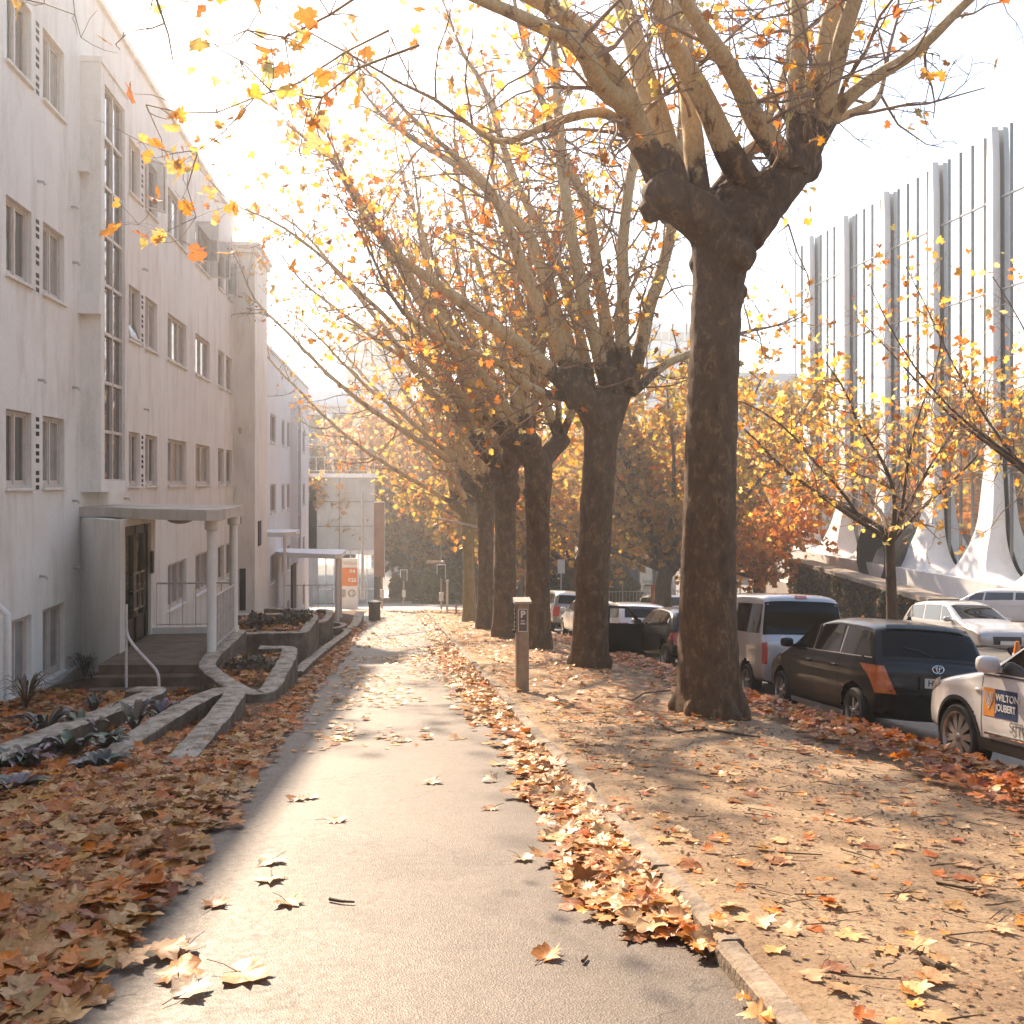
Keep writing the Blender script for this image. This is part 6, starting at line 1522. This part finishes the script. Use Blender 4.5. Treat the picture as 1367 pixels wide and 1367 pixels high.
# speckle over the path
def acc_path(x, y):
    b = smooth(9.2, 11, y)*.5+smooth(14, 20, y)*.5; q = max(0, .35+nz(x*.6, y*.35, 1.3, 8)*1.1); ed = .5+.5*abs(x-.25)/1.2
    return b*q*ed
P = region(1350, -1.0, 1.35, 9.5, 30, acc_path, 9); make_litter('fallen_leaves', P, 9, .125, LO, OR_, (1.4, 2.2, 1, 4, 6, .5), .0, .16, label='scattered leaves across the sunlit middle of the path')  # palette weighted pale, sun glint put into the leaf colour
P = region(900, -1.2, 1.35, 30, 56, lambda x, y: .4+.6*nz(x, y, .8, 2), 10); make_litter('fallen_leaves', P, 10, .13, LO, OR_, (1.4, 2, 1, 4, 6, .5), .0, .14, label='leaf scatter over the far part of the path')  # same pale weights, glint of the sun painted into the leaves
# verge
P = region(400, 1.50, 4.6, 3.0, 10.5, lambda x, y: .25+.75*max(0, nz(x, y, .9, 6))+(.45 if x < 1.95 else 0), 11); make_litter('fallen_leaves', P, 11, .125, HI, OR_, (3, 3, 2, 2.4, 3, 1.2), .0, .15, label='loose leaves on the sandy verge')
P = region(2000, 1.56, 5.2, 11.0, 30, lambda x, y: .35+.8*max(0, nz(x, y, .55, 7)+.1), 12); make_litter('fallen_leaves', P, 12, .13, LO, OR_, (3, 2.6, 2, 2.4, 2.6, 1.2), .02, .2, label='leaf cover round the feet of the plane trees')
P = region(1100, 1.56, 5.2, 30, 56, lambda x, y: .6, 13); make_litter('fallen_leaves', P, 13, .15, LO, OR_, (3, 3, 1.5, 2.5, 3, 1), .02, .2, label='leaf cover on the far verge')
# road gutter
def acc_g(x, y): return max(0, min(1, (x-(4.45+.25*nz(0, y, .7, 1)))/.35))*(1 if x < 5.9 else max(0, 1-(x-5.9)/.5))
P = region(2600, 4.2, 6.4, 4.0, 13, acc_g, 14); make_litter('fallen_leaves', P, 14, .14, HI, BR, (2, 3, 1.5, 3, .8, 2.4), .05, .28, lambda x, y: .03+max(0, .10-abs(x-5.3)*.12), label='brown leaves heaped in the gutter beside the cars')
P = region(2200, 4.2, 6.3, 13, 32, acc_g, 15); make_litter('fallen_leaves', P, 15, .14, LO, BR, (2, 3, 1.5, 3, .8, 3), .04, .25, lambda x, y: .03+max(0, .08-abs(x-5.3)*.1), label='gutter leaves along the further parked cars')
# twigs and bark crumbs on the verge
rs = random.Random(31); g = {}
for _ in range(620):
    y = rs.uniform(2.9, 13); x = rs.uniform(1.6, 4.8); l = rs.choice([.04, .06, .09, .14, .22]); a = rs.uniform(-1.6, 1.6); z = GZ(x, y)+.012
    k = [Vector((x+math.cos(a)*l*t, y+math.sin(a)*l*t+rs.uniform(-.006, .006), z+rs.uniform(0, .008)-SL*math.sin(a)*l*t)) for t in (0, .35, .7, 1)]; r = rs.uniform(.0015, .0045); add_tube(g, k, [r, r, r*.8, r*.5], 4)
V, F = tubes_np(g, (0, 0, 0)); o = link('twig_litter', npmesh('twig_litter', V, F, mat('dark_twig', (.10, .065, .04), .9, .5, 20))); tag(o, 'small dark twigs and bark scraps strewn on the sandy verge', 'twigs', None, 'stuff')
rs_ = np.random.RandomState(4); N = 5200; xx = rs_.uniform(1.58, 4.8, N); yy = rs_.uniform(2.8, 12, N); zz = np.array([GZ(a, b) for a, b in zip(xx, yy)])+.008
V, F, C = scatter(np.stack([xx, yy, zz], 1), rs_.uniform(.012, .04, N), palette(3, N, [(.16, .09, .05), (.34, .20, .10), (.55, .36, .2), (.09, .055, .03)], (2, 3, 2, 1)), LO, 6, tilt=np.abs(rs_.normal(0, .4, N)))
o = link('leaf_crumbs', npmesh('leaf_crumbs', V, F, LEAF_G, C)); tag(o, 'crumbled leaf fragments on the sandy verge', 'leaf crumbs', None, 'stuff')
# separate things: the sticks and the lone leaves lying on bare asphalt
def stick(label, pix, r, off=.015):
    P = [gnd(x, y, off) for x, y in pix]; t = MB(); t.tube(P, [r*(1-.4*i/(len(P)-1)) for i in range(len(P))], 7); o = t.build('fallen_twig', mat('dark_twig', (.07, .045, .03)), None, True); tag(o, label, 'twig')
stick('short dark stick lying on the bare path near the shadow edge', [(440, 1200), (455, 1203), (473, 1204)], .009)
stick('long thin stick on the sand below the nearest trunk', [(925, 972), (960, 976), (1000, 982), (1015, 984)], .018)
stick('crooked bent branch on the leaves left of the nearest trunk', [(825, 930), (845, 935), (860, 925), (895, 922)], .016, .05)
stick('curved twig in front of the nearest trunk', [(883, 968), (905, 978), (930, 975), (945, 968)], .018)
stick('straight dark stick on the sand to the right', [(1250, 1178), (1290, 1186), (1330, 1189)], .008)
stick('stubby broken stick beside a leaf at the lower right', [(1232, 1280), (1250, 1290), (1262, 1291)], .018)
stick('thin pale twig at mid verge', [(1030, 1137), (1060, 1139), (1098, 1141)], .006)
stick('tiny broken twig on the lower right of the path', [(778, 1283), (784, 1276)], .009)
PALE = (.66, .52, .40)
def lone(label, px, py, s, col, seed, tl=.2, lift=.01):
    p = gnd(px, py, .0); rn_ = random.Random(seed); V, F = leaf_proto(rn_, True, .5 if s < .16 else .35); M = Matrix.Rotation(rn_.uniform(0, 6.28), 4, 'Z') @ Matrix.Rotation(rn_.uniform(-tl, tl), 4, 'X')
    W = [(M @ Vector(v*s)) for v in V]; zmin = min(v.z+SL*v.y for v in W); V2 = np.array([tuple(v) for v in W]); V2[:, 2] += -zmin+.004 if zmin < 0 else .004
    C = np.array([col]*len(V2)); me = npmesh('fallen_leaf', V2, F, LEAF_G, C, smooth_=True); o = link('fallen_leaf', me); o.location = p
    m = L(); st = M @ Vector((0, -.1*s, 0)); st2 = M @ Vector((.05*s, -.75*s, .1*s)); m.tube([st+Vector((0, 0, .01)), (st+st2)/2+Vector((0, 0, .02)), st2+Vector((0, 0, .012))], .0022, 5); m.build('stalk', TWIG, o)
    tag(o, label, 'leaf', 'single leaves on the bare path')
O1, O2, B1, P1 = (.55, .22, .05), (.50, .28, .12), (.36, .16, .06), (.56, .42, .28)
for i, (lab, px, py, s, c) in enumerate((
    ('upturned spiky orange brown leaf alone in the middle of the path', 446, 1097, .17, O1), ('pale rolled leaf, upper of the two side by side left of centre', 362, 1152, .19, P1), ('flat whitish leaf just below the rolled pale one', 362, 1175, .18, P1),
    ('crumpled tan leaf beside the dark stick', 385, 1207, .16, O2), ('brown leaf with a long stalk lying on the shadow edge', 286, 1210, .15, B1), ('curled orange brown leaf alone at the bottom of the path', 730, 1280, .14, O1),
    ('pale leaf lying alone right of the path centre', 697, 1147, .14, P1), ('dark curled leaf casting a small shadow mid path', 656, 1081, .13, B1), ('crinkled pale leaf further up the path centre', 655, 1043, .15, P1),
    ('small curled leaf with stalk near the middle distance', 578, 1045, .16, P1), ('light leaf on the dark shaded asphalt', 300, 1086, .17, O2), ('small tan leaf at the rim of the left drift', 242, 1192, .10, O2),
    ('large crisp leaf at the tip of the bright little cluster', 325, 1303, .24, O2), ('dry leaf at the left of the bright little cluster', 215, 1278, .22, O2), ('glowing orange leaf in the bright little cluster', 240, 1308, .20, O1),
    ('pale leaf at the front of the bright little cluster', 252, 1328, .17, P1), ('ragged leaf at the back of the bright little cluster', 245, 1270, .18, B1), ('flat leaf resting on the bottom edge of the left drift', 128, 1333, .2, O2),
    ('leaf near the shaded edge beside the bright cluster', 155, 1270, .15, O2), ('thin leaf lying across the shadow boundary', 393, 1069, .15, B1), ('pale leaf beside the thin one at the shadow boundary', 415, 1066, .13, P1))):
    lone(lab, px, py, s, c, 100+i)
# ---------------------------------------------------------------- plants
BG = [(.10, .105, .095), (.15, .15, .14), (.07, .075, .065), (.20, .19, .17)]
LEAF_P = mk_leaf('succulent_leaf', .1, .35, .5)
def clump(label, p, r, h, n, seed, wid=.05, pal=BG, name='strappy_plant', droop=1.0):
    rs = random.Random(seed); V = []; F = []; C = []
    for i in range(n):
        a = rs.uniform(0, 6.283); l = r*rs.uniform(.6, 1.15); hh = h*rs.uniform(.5, 1.1); w = wid*rs.uniform(.7, 1.3); c = [x*rs.uniform(.7, 1.3) for x in rs.choice(pal)]; b = len(V); K = 6
        for k in range(K+1):
            t = k/K; rr_ = l*t; z = hh*math.sin(min(1.0, t*droop)*math.pi*.72); ww = w*math.sin(math.pi*(.12+.86*t))*(1 if k < K else .1)
            cx, cy = math.cos(a)*rr_, math.sin(a)*rr_; px_, py_ = -math.sin(a)*ww, math.cos(a)*ww
            V += [(cx+px_, cy+py_, z), (cx, cy, z-ww*.5), (cx-px_, cy-py_, z)]; C += [c]*3
            if k: o = b+(k-1)*3; F += [(o, o+1, o+4, o+3), (o+1, o+2, o+5, o+4)]
    t = thing(name, label, 'plant', p, 'plants in the beds'); link('foliage', npmesh('foliage', np.array(V), np.array(F), LEAF_P, np.array(C), True), t)
for i, (px, py, r, h, n, lab) in enumerate(((60, 985, .32, .28, 26, 'strappy blue grey plant at the far left of the bed'), (95, 1010, .3, .2, 24, 'broad leaved blue grey plant in the thick of the left clump'), (30, 1030, .32, .2, 26, 'blue grey plant at the left frame edge'), (135, 1030, .26, .15, 20, 'low blue grey plant nearest the drift'), (20, 1060, .25, .12, 18, 'flat grey plant lowest at the left edge'), (180, 978, .25, .3, 18, 'upright strappy plant left of the wedge wall'), (215, 968, .22, .26, 16, 'upright strappy plant against the wedge wall'), (110, 985, .28, .25, 22, 'arching plant behind the broad leaved one'), (150, 1000, .24, .16, 18, 'small grey plant between the arching ones'))):
    clump(lab, gnd(px, py, .06), r, h, n, 200+i, .032 if h > .22 else .06)
for i, (px, py, X_, r, lab) in enumerate(((35, 945, -4.7, .35, 'dead brown tuft of grass by the basement window sill'), (112, 905, -4.9, .34, 'grey green tuft at the foot of the white porch wall'), (128, 915, -4.6, .25, 'dark weed beside the porch steps'), (125, 955, -4.0, .16, 'small silvery plant in the leafy bed'))):
    clump(lab, gnd(px, py, .03), r, .4 if i < 2 else .25, 40, 230+i, .012, BG if i else [(.16, .10, .05), (.10, .08, .05)], 'grass_tuft')
for i, (px, py, lab) in enumerate(((335, 870, 'dry shrub inside the curved wall planter'), (345, 838, 'bushy dark plant below the tower'), (392, 838, 'bushy dark plant on the corner of the raised planter'), (400, 808, 'dark creeping shrub on the third planter'), (470, 805, 'pale leafy shrub inside the far curved wall'))):
    Yp = (15.9, 21.5, 21.9, 28.3, 35.2)[i]; p = atY(px, py, Yp); p.z = (-1.28, -1.45, -1.45, -2.2, -3.5)[i]
    shrub('planter_shrub', lab, p, (.42, .4, .32 if i else .22), 420, .10, [(.07, .06, .035), (.10, .075, .04), (.18, .11, .06), (.12, .12, .09)] if i < 4 else FTP[:4], (3, 3, 1, 1), 300+i, 'plants in the beds', 'plant', LEAF_P)
# mulch of weeds by tower
# ---------------------------------------------------------------- camera, light, air
cam = bpy.data.cameras.new('camera'); co = bpy.data.objects.new('camera', cam); COL.objects.link(co)
co.location = (0, 0, EYE); co.rotation_euler = (R(90), 0, -YAW); cam.sensor_width = 36; cam.lens = 36; cam.shift_y = -40.5/1367; cam.clip_start = .05; cam.clip_end = 3000
SC.camera = co
SUN_AZ, SUN_EL = R(-17.5), R(36.5)     # azimuth left of +Y
sun = bpy.data.lights.new('sun', 'SUN'); so = bpy.data.objects.new('sun', sun); COL.objects.link(so)
sd = Vector((math.sin(SUN_AZ)*math.cos(SUN_EL), math.cos(SUN_AZ)*math.cos(SUN_EL), math.sin(SUN_EL)))
so.rotation_euler = sd.to_track_quat('Z', 'Y').to_euler(); sun.energy = 5.0; sun.angle = R(.9); sun.color = (1, .79, .575)
w = bpy.data.worlds.new('World'); SC.world = w; w.use_nodes = True; nt = w.node_tree
sky = nt.nodes.new('ShaderNodeTexSky'); sky.sky_type = 'NISHITA'; sky.sun_disc = False; sky.sun_elevation = SUN_EL; sky.sun_rotation = SUN_AZ
sky.dust_density = .6; sky.air_density = 1.0; sky.ozone_density = 1.0
bg = nt.nodes['Background']; nt.links.new(mixc(nt, 1.0, sky.outputs[0], (1.0, .92, .84), 'MULTIPLY'), bg.inputs['Color']); bg.inputs['Strength'].default_value = .15
HAZE = True
if HAZE:
    m = bpy.data.materials.new('haze_air'); m.use_nodes = True; n2 = m.node_tree; n2.nodes.clear()
    o_ = n2.nodes.new('ShaderNodeOutputMaterial'); pv = n2.nodes.new('ShaderNodeVolumePrincipled'); pv.inputs['Color'].default_value = (.93, .94, .95, 1); pv.inputs['Density'].default_value = .0021; pv.inputs['Anisotropy'].default_value = .7
    n2.links.new(pv.outputs[0], o_.inputs['Volume'])
    b = MB(); b.box(-155, 205, -70, 425, -14, 37); h = b.build('haze', m); h['kind'] = 'stuff'; h['label'] = 'warm autumn haze in the street'; h.display_type = 'WIRE'
hm = sheet('sky_blocker_slope', fr(-140, 190, 15), fr(-62, -20, 6), 0, mat('sky_blocker_brown', (.10, .075, .045), .95, .5, .4), 0, lambda x, y: 2+(-20-y)*.7+3*noise.noise(Vector((x*.05, y*.05, 0))))  # added unseen slope behind the camera, blocks sky reflections and blue skylight
SC.render.engine = 'CYCLES'
cy = SC.cycles; cy.use_denoising = True; cy.max_bounces = 7; cy.diffuse_bounces = 3; cy.glossy_bounces = 3; cy.transmission_bounces = 4; cy.volume_bounces = 0; cy.transparent_max_bounces = 6
cy.use_adaptive_sampling = True; cy.adaptive_threshold = .02; cy.sample_clamp_indirect = 6; cy.caustics_reflective = False; cy.caustics_refractive = False
SC.view_settings.view_transform = 'Standard'; SC.view_settings.look = 'None'; SC.view_settings.exposure = 1.6; SC.view_settings.gamma = 1
